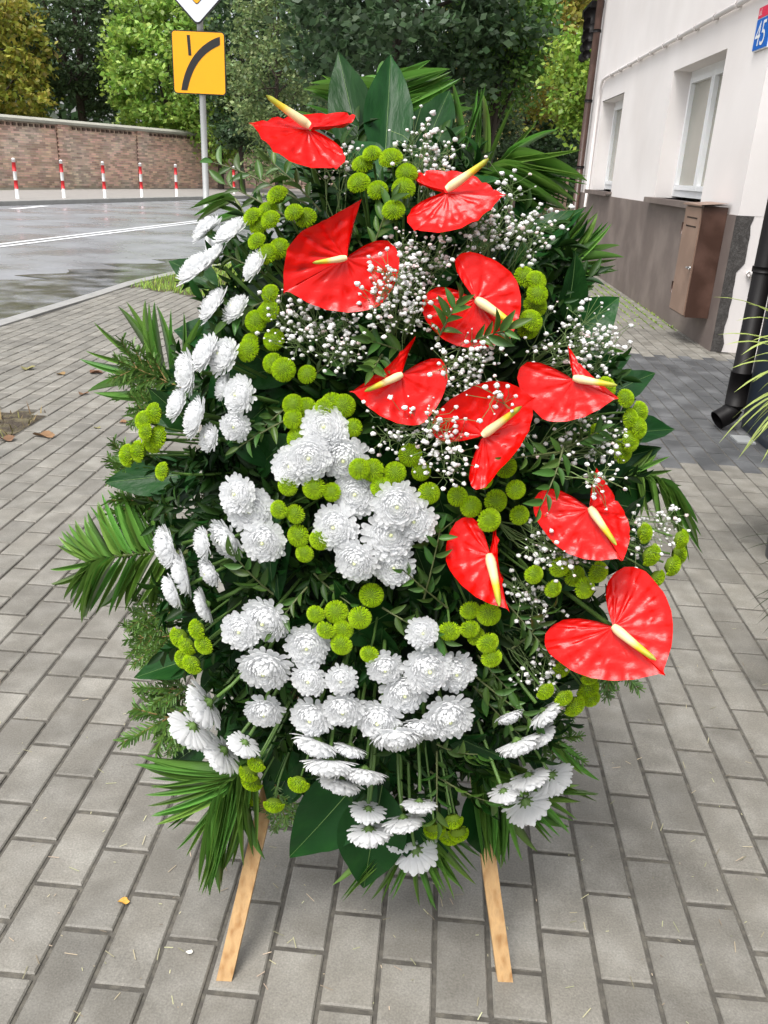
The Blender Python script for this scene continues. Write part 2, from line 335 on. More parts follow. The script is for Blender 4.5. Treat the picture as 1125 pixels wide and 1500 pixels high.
# cabinet
cab = root('meter_cabinet', B(.5, -.12, .25), 'narrow brown metal utility cabinet mounted on the plinth below the window', 'cabinet')
s0, s1, z0, z1, dd = .22, .72, .245, 1.16, .2
part('body', MB().box(B((s0 + s1) / 2, -dd / 2 - .02, (z0 + z1) / 2), (s1 - s0, dd, z1 - z0), (*BD, 0), (*BN, 0)), m_brown, cab, smooth=False, fix=True)
lid = []
for d in np.linspace(-dd - .05, -.02, 6): lid.append([B(s0 - .03, d, z1 + .012 + .25 * (d + dd + .05) * .35), B(s1 + .03, d, z1 + .012 + .25 * (d + dd + .05) * .35)])
g = np.array(lid); part('lid', MB().grid(g).grid(g + (0, 0, -.012)).grid(np.stack([g[0], g[0] + (0, 0, -.012)])), m_door, cab, smooth=False)
dr = part('door', MB().box(B((s0 + s1) / 2, -dd - .027, (z0 + z1) / 2), (s1 - s0 - .03, .012, z1 - z0 - .03), (*BD, 0), (*BN, 0)), m_door, cab, smooth=False, fix=True)
for zz_ in (z1 - .1, z1 - .17):
    for k in range(9): part('vent_slot', MB().box(B(s0 + .1 + k * .035, -dd - .0345, zz_), (.018, .004, .012), (*BD, 0), (*BN, 0)), m_pipe, dr, smooth=False)
for zz_ in (z0 + .2, z1 - .2): part('hinge', MB().tube([B(s1 + .004, -dd - .03, zz_ - .05), B(s1 + .004, -dd - .03, zz_ + .05)], .012, 8), m_brown, dr)
part('latch', MB().tube([B(s0 + .04, -dd - .03, .66), B(s0 + .04, -dd - .06, .66)], .012, 8).tube([B(s0 + .07, -dd - .06, .66), B(s0 + .0, -dd - .06, .66)], .007, 8), m_steel, dr)
# house number
m_blue = M_('blue_enamel', (.01, .13, .55), .3, .03); m_pink = M_('red_enamel', (.75, .03, .09), .3, .03)
def text_mb(txt, size, fn):
    cu = bpy.data.curves.new('t', 'FONT'); cu.body = txt; cu.size = size; o = bpy.data.objects.new('t', cu); scene.collection.objects.link(o)
    bpy.context.view_layer.update(); me = bpy.data.meshes.new_from_object(o.evaluated_get(bpy.context.evaluated_depsgraph_get()))
    mb = MB().add([fn(v.co.x, v.co.y) for v in me.vertices], [tuple(p.vertices) for p in me.polygons]); bpy.data.objects.remove(o); bpy.data.meshes.remove(me); return mb
pl = root('house_number_plate', B(.2, -.01, 2.33), 'blue enamel house number plate with red strip on the pale facade', 'sign')
part('plate', MB().box(B(.20, -.014, 2.475), (.33, .012, .31), (*BD, 0), (*BN, 0)), m_white, pl, smooth=False, fix=True)
part('number_field', MB().box(B(.20, -.022, 2.435), (.315, .005, .215), (*BD, 0), (*BN, 0)), m_blue, pl, smooth=False, fix=True)
part('street_strip', MB().box(B(.20, -.022, 2.588), (.315, .005, .075), (*BD, 0), (*BN, 0)), m_pink, pl, smooth=False, fix=True)
part('digits', text_mb('45', .25, lambda x, y: B(.335 - x * .92, -.0265, 2.352 + y)), m_white, pl, smooth=False)
part('street_lettering', text_mb('ul.', .07, lambda x, y: B(.335 - x, -.0265, 2.568 + y)), m_white, pl, smooth=False)
# stub pipe on the return face
solo('stub_pipe', MB().tube([B(-.03, .17, .66), B(-.03, .42, .665)], .022, 10).tube([B(-.03, .17, .66), B(0, .17, .66)], .018, 8), m_render, 'short pale pipe stub on the wall beside the rough plinth', 'pipe')
# navy shop front with its downpipe
sf = root('shop_front', (3, 2.4, 0), 'dark navy panelled shop front beside the black downpipe', 'building')
e0 = np.array([2.02, 3.9]); 
def S(s, d, z): p = e0 + BD * s + BN * d; return np.array([p[0], p[1], z])
part('wall', MB().box(S(-1.9, 1.0, 1.35), (5.7, 1.9, 2.7), (*BD, 0), (*BN, 0)), m_navy, sf, smooth=False, fix=True)
for k in range(6): part('wall_panel', MB().box(S(.45 - k * .92, .045, 1.3), (.88, .02, 2.5), (*BD, 0), (*BN, 0)), m_navy, sf, smooth=False, fix=True)
bp = np.array([2.03, 4.80, 0])
dpr = root('rain_downpipe', bp, 'black rain downpipe ending in an elbow above the dark pavers', 'downpipe')
part('pipe', MB().tube([bp + (0, 0, .19), bp + (0, 0, 2.6)], .052, 18), m_pipe, dpr)
part('socket', MB().tube([bp + (0, 0, .15), bp + (0, 0, .34)], .059, 18), m_pipe, dpr)
an = np.linspace(0, 1.15, 7); el = [bp + (-.09 * (1 - math.cos(a)), -.02 * (1 - math.cos(a)), .16 - .09 * math.sin(a)) for a in an]; el.append(el[-1] + nrm(el[-1] - el[-2]) * .05)
eo = MB().tube(el, .057, 18, cap=False); eo.tube(el, .051, 18, cap=False); part('elbow', eo, m_pipe, dpr)
for z in (.9, 1.9): part('bracket', MB().tube([bp + (0, 0, z), bp + (0, 0, z + .03)], .059, 18).box(bp + (.06, 0, z + .015), (.1, .03, .03)), m_pipe, dpr)
solo('drain_tile', MB().box(gnd(1088, 645) + (0, 0, .004), (.1, .14, .01), DU, DV), M_('pale_tile', (.3, .31, .31), .4), 'small pale tile beside the downpipe elbow', 'tile', smooth=False, fix=True)

# potted grasses at the right edge
m_pot = M_('grey_pot', (.06, .06, .065), .5, .1); m_spider = M_('striped_grass', (.42, .54, .15), .45, .1, isl=.35, hue=.05, trans=.3); m_dkgrass = M_('dark_grass', (.035, .045, .02), .5, .1, isl=.4, trans=.2)
def ribbon(mb, P, wd, nv=(0, 0, 1)):
    P = np.array(P); T = np.gradient(P, axis=0); g = []
    n = len(P)
    for i in range(n):
        s = nrm(np.cross(T[i], nv)) if np.linalg.norm(np.cross(T[i], nv)) > 1e-6 else np.array([1., 0, 0]); ww = wd * (math.sin(math.pi * min(1, (i + .6) / n)) ** .6) * (1 if i < n - 1 else .08)
        g.append([P[i] - s * ww, P[i] + (0, 0, -ww * .35), P[i] + s * ww])
    mb.grid(g)
def pot_grass(c, hgt, rad, mat, label, n, Lr, wd, tips=()):
    r = root('potted_grass', c, label, 'plant', None); c = np.array(c)
    prof = [(rad * .72, 0), (rad, hgt), (rad * 1.06, hgt), (rad * 1.06, hgt - .04), (rad * .93, hgt - .02), (0.001, hgt - .04)]; an = np.arange(24) * 2 * math.pi / 24
    part('pot', MB().grid([[c + (q * math.cos(a), q * math.sin(a), z) for a in an] for q, z in prof], closed=True), m_pot, r)
    top = c + (0, 0, hgt - .04)
    for k in range(n + len(tips)):
        a = rng.uniform(0, 6.283); L = rng.uniform(*Lr); d = np.array([math.cos(a), math.sin(a), 0])
        if k >= n: tip = np.array(tips[k - n]); 
        else: tip = top + d * L * .8 + (0, 0, L * rng.uniform(-.5, .25))
        b = top + d * rad * .4 * rng.random(); mid = (b + tip) / 2 + (0, 0, L * .55)
        t = np.linspace(0, 1, 12)[:, None]; P = (1 - t) ** 2 * b + 2 * t * (1 - t) * mid + t * t * tip
        mb = MB(); ribbon(mb, P, wd * rng.uniform(.7, 1.2)); part('grass_blade', mb, mat, r)
tp = [at(x, y, D) for x, y, D in ((1062, 505, 2.75), (1070, 540, 2.7), (1088, 600, 2.7), (1045, 435, 2.9), (1052, 490, 2.9), (1095, 445, 2.8), (1102, 560, 2.7), (1086, 520, 2.6), (1075, 575, 2.65), (1110, 640, 2.7), (1078, 470, 2.8), (1100, 500, 2.7))]
pot_grass((1.62, 2.95, 0), .62, .17, m_spider, 'potted grass with long pale green arching blades beside the shop front', 70, (.3, .5), .009, tp)
tp = [at(x, y, D) for x, y, D in ((1075, 792, 2.05), (1092, 805, 2.0), (1104, 832, 2.0), (1100, 895, 1.9), (1108, 915, 1.9), (1112, 770, 2.0), (1116, 930, 1.95), (1098, 880, 1.95))]
pot_grass((1.30, 2.05, 0), .33, .14, m_dkgrass, 'low pot of thin dark grass blades on the grey pavers', 40, (.2, .32), .003, tp)

# ------------------------------------------------------------------ brick wall over the road
m_brick = M_('old_brick', (.67, .46, .365), .85, .15, 3, isl=.36, hue=.04, col2=(.68, .54, .45), c2scale=.9, coord='World')
m_mortar = M_('mortar', (.6, .52, .45), .9, .15, 4, coord='World'); m_cap = M_('coping', (.34, .33, .28), .85, .25, 2, coord='World')
W0 = np.array([-14.61, 32.47, 0]); WD = nrm(np.array([-9.85, 42.16, 0]) - W0); WN = np.array([WD[1], -WD[0], 0])
def Wp(s, d, z): return W0 + WD * s - WN * d + (0, 0, z)      # d into the wall
wl = root('brick_wall', Wp(6, .2, 0), 'long old red brick wall with coping and pilasters across the road', 'wall')
S0, S1, WH = -10, 24, 2.38
part('core', MB().box(Wp((S0 + S1) / 2, .2, WH / 2), (S1 - S0, .35, WH), WD, WN), m_mortar, wl, smooth=False, fix=True)
mb = MB(); k = 0; z = .08
while z < WH - .06:
    s = S0 + (.13 if k % 2 else 0)
    while s < S1:
        o = rng.uniform(-.006, .008); L = .245
        mb.add([Wp(s, .03, z), Wp(s + L, .03, z), Wp(s + L, .03, z + .066), Wp(s, .03, z + .066), Wp(s, .01 + o, z), Wp(s + L, .01 + o, z), Wp(s + L, .01 + o, z + .066), Wp(s, .01 + o, z + .066)], [(4, 5, 6, 7), (0, 1, 5, 4), (2, 3, 7, 6), (1, 2, 6, 5), (3, 0, 4, 7)])
        s += .257
    z += .0775; k += 1
part('brickwork', mb, m_brick, wl, smooth=False, kind='stuff')
PIL = [3.2 + 4.4 * i for i in range(-3, 5)]
m_dark = M_('dark_brick', (.11, .075, .06), .9, .3, 3, coord='World')  # darker brick tone for the strips and dentils
for s in PIL:
    pb = MB(); z = .04; k = 0
    while z < WH - .03:
        for q in ((-.13, .13) if k % 2 else (-.2, 0, .2)):
            pb.box(Wp(s + q, -.035, z + .033), (.245 if k % 2 else .19, .08, .066), WD, WN)
        z += .0775; k += 1
    part('pilaster', pb, m_brick, wl, smooth=False, fix=True)
    part('dark_strip', MB().box(Wp(s - .27, -.002, 1.1), (.07, .012, 2.1), WD, WN), m_dark, wl, smooth=False, fix=True)  # narrow strip beside each pilaster, darker than the brickwork
for i, s in enumerate(np.arange(S0, S1, 1.7)): part('coping_slab', MB().add([Wp(a, d, z) for a in (s, s + 1.69) for d, z in ((-.16, WH - .02), (-.16, WH + .07), (.2, WH + .17), (.55, WH + .07), (.55, WH - .02))], [(0, 1, 6, 5), (1, 2, 7, 6), (2, 3, 8, 7), (3, 4, 9, 8), (4, 0, 5, 9), (0, 4, 3, 2, 1), (5, 6, 7, 8, 9)]), m_cap, wl, smooth=False, fix=True)
mb = MB()
for s in np.arange(S0, S1, .26):
    if min(abs(s - q) for q in PIL) > .45: mb.box(Wp(s, -.03, WH - .13), (.12, .08, .1), WD, WN)
part('dentil_course', mb, m_dark, wl, smooth=False, fix=True, kind='stuff')

# bollards
m_red = M_('red_paint', (.62, .02, .025), .45, .1); m_wp = M_('white_paint', (.78, .78, .76), .5, .1)
bm_ = [MB().tube([(0, 0, -.02), (0, 0, 1.06)], .05, 12).tube([(0, 0, 1.06), (0, 0, 1.085), (0, 0, 1.095)], [.05, .035, .01], 12).mesh('post', m_wp)]
bands = [MB().tube([(0, 0, a), (0, 0, b)], .052, 12).mesh('red_band', m_red) for a, b in ((.27, .5), (.74, .98))]
for i, (x, y) in enumerate([(26, 291), (94, 290), (154, 290), (208, 289), (259, 288), (343, 284)]):
    p = gnd(x, y, .06); r = root('bollard', (p[0], p[1], .06), 'slim red and white striped bollard on the pavement before the brick wall', 'bollard', 'bollards along the brick wall')
    link('post', bm_[0], r, WM[r.name])
    for b_ in bands: link('red_band', b_, r, WM[r.name])

# ------------------------------------------------------------------ road sign
m_galv = M_('galvanised_pole', (.42, .43, .42), .45, .08, 6, metal=.3); m_yel = M_('sign_yellow', (.9, .40, .0), .4, .04); m_blk = M_('sign_black', (.012, .012, .012), .45, .05); m_sw = M_('sign_white', (.74, .77, .82), .4, .03)
pz = np.array([-2.17, 10.0, 0])
sg = root('road_sign', pz, 'road sign post with yellow curved-priority plate below a diamond sign', 'road sign')
part('pole', MB().tube([pz + (0, 0, -.05), pz + (0, 0, 3.35)], .034, 14), m_galv, sg)
def rr(cx, cz, wx, wz, r, y, n=6, ang=0.):
    v = []
    for k, (sx, sz) in enumerate(((1, 1), (-1, 1), (-1, -1), (1, -1))):
        for a in np.linspace(0, math.pi / 2, n):
            a += k * math.pi / 2; v.append((sx * (wx / 2 - r) + r * math.cos(a), sz * (wz / 2 - r) + r * math.sin(a)))
    c, s = math.cos(ang), math.sin(ang)
    return [(cx + x * c - z * s, y, cz + x * s + z * c) for x, z in v]
def plate(mb, v, th_):
    n = len(v); b = [(x, y + th_, z) for x, y, z in v]
    return mb.add(v + b, [tuple(range(n)), tuple(range(2 * n - 1, n - 1, -1))] + [(i, (i + 1) % n, n + (i + 1) % n, n + i) for i in range(n)])
cx, cz = -2.185, 2.285; yy = 9.95
d1 = part('direction_plate', plate(MB(), rr(cx, cz, .565, .60, .035, yy), .012), m_blk, sg, smooth=False, fix=True)
part('yellow_field', plate(MB(), rr(cx, cz, .545, .58, .03, yy - .004), .003), m_yel, d1, smooth=False, fix=True)
def sgp(X, Y): return np.array([cx + (X - 255) / 380 * .565, yy - .0065, cz - (Y - 462) / 455 * .60])
o_ = []; 
for t in np.linspace(0, 1, 18):
    b0, b1, b2 = np.array([143., 662]), np.array([200., 385]), np.array([410., 298]); p = (1 - t) ** 2 * b0 + 2 * t * (1 - t) * b1 + t * t * b2; q = 2 * (1 - t) * (b1 - b0) + 2 * t * (b2 - b1); q /= np.linalg.norm(q); n_ = np.array([-q[1], q[0]]) * (22 + 7 * t)
    if t == 0: n_ = np.array([22., 0])
    if t == 1: n_ = np.array([0., 29])
    o_.append([sgp(*(p - n_)), sgp(*(p + n_))])
part('priority_curve_symbol', MB().grid(o_), m_blk, d1, smooth=False)
part('side_road_symbol', MB().add([sgp(176, 267), sgp(198, 267), sgp(204, 411), sgp(183, 411)], [(0, 1, 2, 3)]), m_blk, d1, smooth=False)
dz_ = 2.625 + .42; hd = .42 * math.sqrt(2)
d2 = part('diamond_plate', plate(MB(), rr(cx + .0, dz_, hd, hd, .05, yy, 6, math.pi / 4), .012), m_blk, sg, smooth=False, fix=True)
part('white_field', plate(MB(), rr(cx, dz_, hd - .03, hd - .03, .045, yy - .004, 6, math.pi / 4), .003), m_sw, d2, smooth=False, fix=True)
part('yellow_diamond', plate(MB(), rr(cx, dz_, hd * .52 + .012, hd * .52 + .012, .02, yy - .0068, 6, math.pi / 4), .002), m_blk, d2, smooth=False, fix=True)
part('yellow_diamond', plate(MB(), rr(cx, dz_, hd * .52, hd * .52, .02, yy - .0095, 6, math.pi / 4), .002), m_yel, d2, smooth=False, fix=True)
for z in (2.1, 2.45, 2.9, 3.2): part('clamp', MB().tube([pz + (0, 0, z - .02), pz + (0, 0, z + .02)], .042, 12), m_steel, sg)

# ------------------------------------------------------------------ trees
m_bark = M_('bark', (.06, .045, .035), .9, .3, 3, bump=1, bscale=8, bdist=.05, coord='World')
def leafmat(n, c, hue=.05, isl=.45): return M_(n, c, .5, .25, .5, isl=isl, hue=hue, trans=.35, coord='World')
def tree(name, label, base, H, rx, rz, zc, mat, n, ls, trunk_r=.16, clump=60, cr=.55, flat=.6, limbs=7, lean=(0, 0), ry=None, droop=0.):
    base = np.array(base, float); r = root(name, base, label, 'tree'); ry = ry or rx
    tb = MB(); t = np.linspace(0, 1, 8)[:, None]; top = base + (lean[0], lean[1], H * .85)
    P = base + (top - base) * t + np.concatenate([np.zeros((1, 3)), rng.normal(0, .06, (7, 3)) * (1, 1, 0)]); tb.tube(P, np.linspace(trunk_r, trunk_r * .25, 8), 9)
    ends = []
    for k in range(limbs):
        a = k * 2.4 + rng.uniform(-.4, .4); s = rng.uniform(.25, .8); p0 = P[0] * (1 - s) + P[-1] * s
        e = base + (lean[0] + rx * .75 * math.cos(a), lean[1] + ry * .75 * math.sin(a), zc + rz * rng.uniform(-.7, .8)); m = (p0 + e) / 2 + (0, 0, .25)
        q = np.linspace(0, 1, 6)[:, None]; tb.tube((1 - q) ** 2 * p0 + 2 * q * (1 - q) * m + q * q * e, np.linspace(trunk_r * .4, trunk_r * .08, 6), 6); ends.append(e)
    part('trunk', tb, m_bark, r)
    nc = max(4, n // clump); C = []
    while len(C) < nc:
        q = rng.normal(0, 1, 3); q /= np.linalg.norm(q); q *= rng.uniform(.45, 1.02) ** .6 * rng.uniform(.8, 1.08)
        C.append(base + (lean[0] + q[0] * rx, lean[1] + q[1] * ry, zc + q[2] * rz))
    C = np.repeat(np.array(C), clump, 0); k = len(C)
    off = rng.normal(0, cr * .5, (k, 3)) * (1, 1, flat); off[:, 2] -= droop * np.hypot(off[:, 0], off[:, 1])
    C = C + off; C = C[C[:, 2] > base[2] + .05]; k = len(C)
    a = rng.normal(0, 1, (k, 3)); a[:, 2] = a[:, 2] * .6 - droop; a /= np.linalg.norm(a, axis=1)[:, None]; b = np.cross(a, rng.normal(0, 1, (k, 3))); b /= np.linalg.norm(b, axis=1)[:, None]
    s = ls * rng.uniform(.6, 1.3, (k, 1)); V = np.stack([C - a * s * .5, C + b * s * .32, C + a * s * .6, C - b * s * .32], 1).reshape(-1, 3)
    part('crown', MB().add(V, [(4 * i, 4 * i + 1, 4 * i + 2, 4 * i + 3) for i in range(k)]), mat, r, smooth=False)
    return r
Lyel = leafmat('yellowing_leaf', (.36, .36, .055), .09); Lpine = leafmat('pine_needle', (.075, .12, .05), .03); Lmap = leafmat('light_leaf', (.29, .44, .08), .05)
Ldk = leafmat('dark_leaf', (.06, .11, .045), .03); Lhorn = leafmat('hornbeam_leaf', (.19, .26, .095), .06); Lgr = leafmat('mid_leaf', (.13, .25, .045), .04); Lol = leafmat('olive_leaf', (.33, .30, .05), .10); Llime = leafmat('lime_leaf', (.28, .42, .06), .05)
tree('yellowing_tree', 'drooping tree with yellowing autumn leaves behind the brick wall', (-19.0, 42, 0), 9, 3.2, 3.6, 5.2, Lyel, 12000, .26, droop=.5)
tree('yellowing_tree', 'tall mid green tree behind the yellowing autumn tree', (-22.5, 47, 0), 12, 3.6, 5, 7, Lgr, 9000, .3)
tree('pine_tree', 'dark pine with bare dark trunk behind the brick wall', (-16.1, 46, 0), 12, 2.9, 4.4, 6.9, Lpine, 16000, .2, .26, clump=110, cr=1.0, flat=.22, limbs=12)
tree('maple_tree', 'light green maple behind the road sign', (-11.2, 44, 0), 10, 3.0, 4.0, 5.2, Lmap, 16000, .24, droop=.3)
tree('maple_tree', 'low light green tree just over the wall under the yellow sign', (-8.6, 43, 0), 7, 2.0, 2.6, 3.8, Lmap, 7000, .22, droop=.4)
tree('hornbeam', 'grey-green hornbeam with many thin upright stems', (-4.9, 36, 0), 9, 2.0, 4.4, 4.6, Lhorn, 14000, .15, .1, cr=.5, limbs=16)
tree('hornbeam', 'dark green ivy-like tree between maple and hornbeam', (-7.2, 41, 0), 10, 1.7, 4.4, 5.2, Ldk, 9000, .2)
tree('lime_tree', 'dense dark tree right behind the top leaves of the spray', (-.2, 24, 0), 9, 3.3, 2.9, 4.9, Ldk, 15000, .22, .2, clump=70, cr=.6)
tree('street_tree', 'mid green dense street tree beside the dark tree', (2.45, 25, 0), 8, 1.5, 2.0, 4.9, Lgr, 10000, .15, .14)
tree('autumn_tree', 'tall olive and orange tree with forked dark trunk', (4.25, 33, 0), 11, 2.9, 3.8, 6.2, Lol, 11000, .2, .24, cr=.7)
tree('round_tree', 'bright lime green pruned tree beside the building downpipe', (4.15, 20, 0), 4.9, 1.05, 1.2, 3.45, Llime, 9000, .12, .2, cr=.35, droop=.5)
tree('dark_conifer', 'small dark feathery conifer before the yellow house', (2.75, 29, 0), 4.4, .95, 1.5, 2.4, Lpine, 6000, .14, .1)
tree('hedge_tree', 'dark shrub under the autumn tree by the building', (5.6, 34, 0), 4, 1.9, 1.7, 1.9, Ldk, 7000, .18, .1)
fw = MB(); C = []
for i in range(20000):
    x = rng.uniform(-45, 22); C.append((x, 62 + rng.uniform(-5, 6) - x * .1, abs(rng.normal(0, 1)) * 5 + rng.uniform(0, 6)))
C = np.array(C); k = len(C); a = rng.normal(0, 1, (k, 3)); a /= np.linalg.norm(a, axis=1)[:, None]; b = np.cross(a, rng.normal(0, 1, (k, 3))); b /= np.linalg.norm(b, axis=1)[:, None]; s = rng.uniform(.4, .9, (k, 1))
fw.add(np.stack([C - a * s * .5, C + b * s * .35, C + a * s * .6, C - b * s * .35], 1).reshape(-1, 3), [(4 * i, 4 * i + 1, 4 * i + 2, 4 * i + 3) for i in range(k)])
solo('far_wood', fw, Ldk, 'far wood closing the view behind the wall', 'wood', kind='stuff', smooth=False)
# pale yellow house and fence, far behind
yh = root('yellow_house', (3.0, 44, 0), 'pale yellow house glimpsed between the trees', 'house')
part('wall', MB().box((2.6, 46, 2), (4.6, 4, 4)), M_('yellow_render', (.62, .5, .2), .9, .05), yh, smooth=False, fix=True)
part('roof', MB().add([(0, 43.7, 4), (5.2, 43.7, 4), (5.2, 46, 5.6), (0, 46, 5.6), (0, 48.3, 4), (5.2, 48.3, 4)], [(0, 1, 2, 3), (3, 2, 5, 4)]), m_brown, yh, smooth=False)
part('window', MB().box((3.4, 43.985, 2.2), (.8, .05, 1.1)), m_glass, yh, smooth=False, fix=True)
fn = root('picket_fence', (3.2, 28, 0), 'pinkish wall and brown picket fence below the street trees', 'fence')
part('fence_wall', MB().box((1.7, 28, .65), (2.6, .15, 1.3)), M_('pinkish_render', (.42, .30, .23), .9, .1, 2), fn, smooth=False, fix=True)
for k in range(15): part('picket', MB().box((3.1 + k * .15, 27.9, .72), (.09, .03, 1.2)), m_door, fn, smooth=False, fix=True)
part('rail', MB().box((4.15, 27.94, .4), (2.3, .04, .08)).box((4.15, 27.94, 1.05), (2.3, .04, .08)), m_door, fn, smooth=False, fix=True)

# ------------------------------------------------------------------ the funeral spray
LEAN = R_(14); FOOT = np.array([.01, 1.10, 0.])
EU = np.array([0, math.sin(LEAN), math.cos(LEAN)]); ER = np.array([1., 0, 0]); EO = np.array([0, -math.cos(LEAN), math.sin(LEAN)])
def loc_(P): q = P - FOOT; return q @ ER, q @ EU, q @ EO
def plane_pt(x, y, wv=0.):
    d = ray(x, y); t = (wv - (O - FOOT) @ EO) / (d @ EO); return O + d * t
A0, B0, _ = loc_(plane_pt(585, 690, .1))
RA = .475; RB = .625; BULGE = .26; W0_ = .03
def domew(a, b): r2 = ((a - A0) / RA) ** 2 + ((b - B0) / RB) ** 2; return W0_ + BULGE * math.sqrt(max(0, 1 - r2)), math.sqrt(r2)
def surf(x, y, off=0.):
    d = ray(x, y); lo, hi = .4, 2.6
    for _ in range(40):
        m = (lo + hi) / 2; a, b, wv = loc_(O + d * m)
        if wv - (domew(a, b)[0] + off) > 0: lo = m
        else: hi = m
    return O + d * lo
def rad(P):
    a, b, _ = loc_(P); return domew(a, b)[1]
def outdir(P, k=80., p=1.35, twist=True):
    """direction a flower at P faces: radial from the heart of the spray"""
    a, b, _ = loc_(P); r = domew(a, b)[1]; v = np.array([(a - A0) / RA, (b - B0) / RB]); v /= np.linalg.norm(v) + 1e-9
    t = R_(k) * min(r, 1.2) ** p
    d = EO * math.cos(t) + (ER * v[0] + EU * v[1]) * math.sin(t)
    return nrm(d + rng.normal(0, .12, 3)) if twist else nrm(d)
def heart(P):
    a, b, wv = loc_(P); return FOOT + ER * (A0 + (a - A0) * .55) + EU * (B0 + (b - B0) * .6) + EO * .05
def zof(P): return (P - O) @ F
m_wood = M_('pine_batten', (.50, .31, .14), .65, .22, 8, col2=(.30, .15, .05), c2scale=4, c2lo=.48, c2hi=.7, bump=.2, bscale=60)
for n_ in [q for q in m_wood.node_tree.nodes if q.type == 'TEX_NOISE']:      # grain runs along the battens
    mp = m_wood.node_tree.nodes.new('ShaderNodeMapping'); mp.inputs['Scale'].default_value = (22, 22, .45); l_ = n_.inputs['Vector'].links[0]; src = l_.from_socket
    m_wood.node_tree.links.new(src, mp.inputs['Vector']); m_wood.node_tree.links.new(mp.outputs[0], n_.inputs['Vector'])
st = root('wooden_easel', FOOT, 'pale pine batten easel standing on the grey pavers under the flower spray', 'easel')
for (bx, by), (tx, ty) in (((330, 1428), (386, 1190)), ((739, 1431), (708, 1200))):
    p0 = gnd(bx, by); q = plane_pt(tx, ty, -.02); d = nrm(q - p0); p1 = p0 + d * 1.25; n = nrm(np.cross(d, (1, 0, 0))); s = np.cross(n, d)
    c = (p0 + p1) / 2; L = np.linalg.norm(p1 - p0); 
    mb = MB()
    for (e, t) in ((.0, 0), (.0, L)): pass
    W_, D_ = .027, .022; rng_ = []
    for t in np.linspace(0, L, 9):
        j = rng.normal(0, .0007, 2); cc = p0 + d * t + s * j[0]
        if t == 0: rng_.append([cc + s * a * W_ / 2 + n * b * D_ / 2 - d * (((s * a * W_ / 2 + n * b * D_ / 2)[2]) / d[2]) for a, b in ((-1, -1), (1, -1), (1, 1), (-1, 1))])
        else: rng_.append([cc + s * a * W_ / 2 + n * b * D_ / 2 for a, b in ((-1, -1), (1, -1), (1, 1), (-1, 1))])
    mb.grid(rng_, closed=True); mb.f += [(0, 1, 2, 3)]
    part('leg', mb, m_wood, st, smooth=False, fix=True)
rt = FOOT + EU * 1.2 - EO * .04; rb_ = np.array([FOOT[0], FOOT[1] + .75, 0]); d = nrm(rt - rb_)
part('rear_leg', MB().box((rt + rb_) / 2 + d * .0, (.03, .022, np.linalg.norm(rt - rb_)), (1, 0, 0), nrm(np.cross(d, (1, 0, 0))), d), m_wood, st, smooth=False, fix=True)
part('crossbar', MB().box(FOOT + EU * .55 - EO * .02, (.46, .022, .03), ER, EO, EU), m_wood, st, smooth=False, fix=True)

sp = root('funeral_spray', FOOT + EU * .45, 'large funeral spray of red anthuriums and white and green chrysanthemums on a wooden easel', 'flower spray')
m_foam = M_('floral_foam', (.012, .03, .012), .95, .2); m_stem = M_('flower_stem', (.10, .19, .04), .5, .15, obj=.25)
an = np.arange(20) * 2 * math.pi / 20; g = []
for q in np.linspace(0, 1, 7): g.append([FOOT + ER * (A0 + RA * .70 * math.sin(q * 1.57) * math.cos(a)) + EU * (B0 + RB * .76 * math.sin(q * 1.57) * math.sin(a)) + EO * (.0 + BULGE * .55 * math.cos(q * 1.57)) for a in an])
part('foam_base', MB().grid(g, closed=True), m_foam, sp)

# --- leaves
m_leaf = M_('glossy_leaf', (.009, .046, .009), .36, .15, 3, obj=.25, col2=(.012, .054, .010), c2scale=3, bump=.25, bscale=4, bdist=.01, coat=.0, spec=.15, coord='Generated', hue=.02)
m_mid = M_('leaf_midrib', (.12, .22, .06), .45)
m_palm = M_('palm_leaflet', (.145, .30, .055), .34, .15, 2, obj=.35, trans=.28, hue=.04, spec=.6); m_rach = M_('palm_rachis', (.16, .2, .06), .5)
m_sprig = M_('ruscus_leaf', (.055, .125, .02), .38, spec=.38, var=.15, scale=4, isl=.35, obj=.3, hue=.05, trans=.18); m_twig = M_('sprig_stem', (.10, .12, .04), .6)
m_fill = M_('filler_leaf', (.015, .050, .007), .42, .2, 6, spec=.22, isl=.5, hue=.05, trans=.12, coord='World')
m_fir = M_('fir_needle', (.075, .16, .022), .5, .2, isl=.35, hue=.03); m_firtwig = M_('fir_twig', (.2, .13, .04), .7)
def leaf_mb(ny=18, nx=9, wob=.02, bend=.18, fold=.16, tw=.0, prof=.9):
    g = []
    ph = rng.uniform(0, 6)
    for t in np.linspace(0, 1, ny):
        wv = .5 * (math.sin(math.pi * t ** .82) ** prof) * (1 - .25 * t) * 1.22 + .004
        row = []
        for s in np.linspace(-1, 1, nx):
            x = s * wv; z = abs(s) * wv * fold * 2 - bend * t * t + wob * math.sin(t * 17 + ph + (2 if s > 0 else 0)) * s * s + .008 * math.sin(abs(s) * 4 - t * 40)*abs(s)
            row.append((x * math.cos(tw * t) , t, z + x * math.sin(tw * t)))
        g.append(row)
    return g
BL = []
for v in range(6):
    g = leaf_mb(bend=.06 + .06 * v, fold=.1 + .04 * (v % 3), tw=rng.uniform(-.25, .25)); mb = MB().grid(g); g = np.array(g)
    rib = MB().tube(g[:, 4] + (0, 0, .003), np.linspace(.012, .003, len(g)), 5)
    BL.append((mb.mesh('broad_leaf', m_leaf), rib.mesh('midrib', m_mid)))
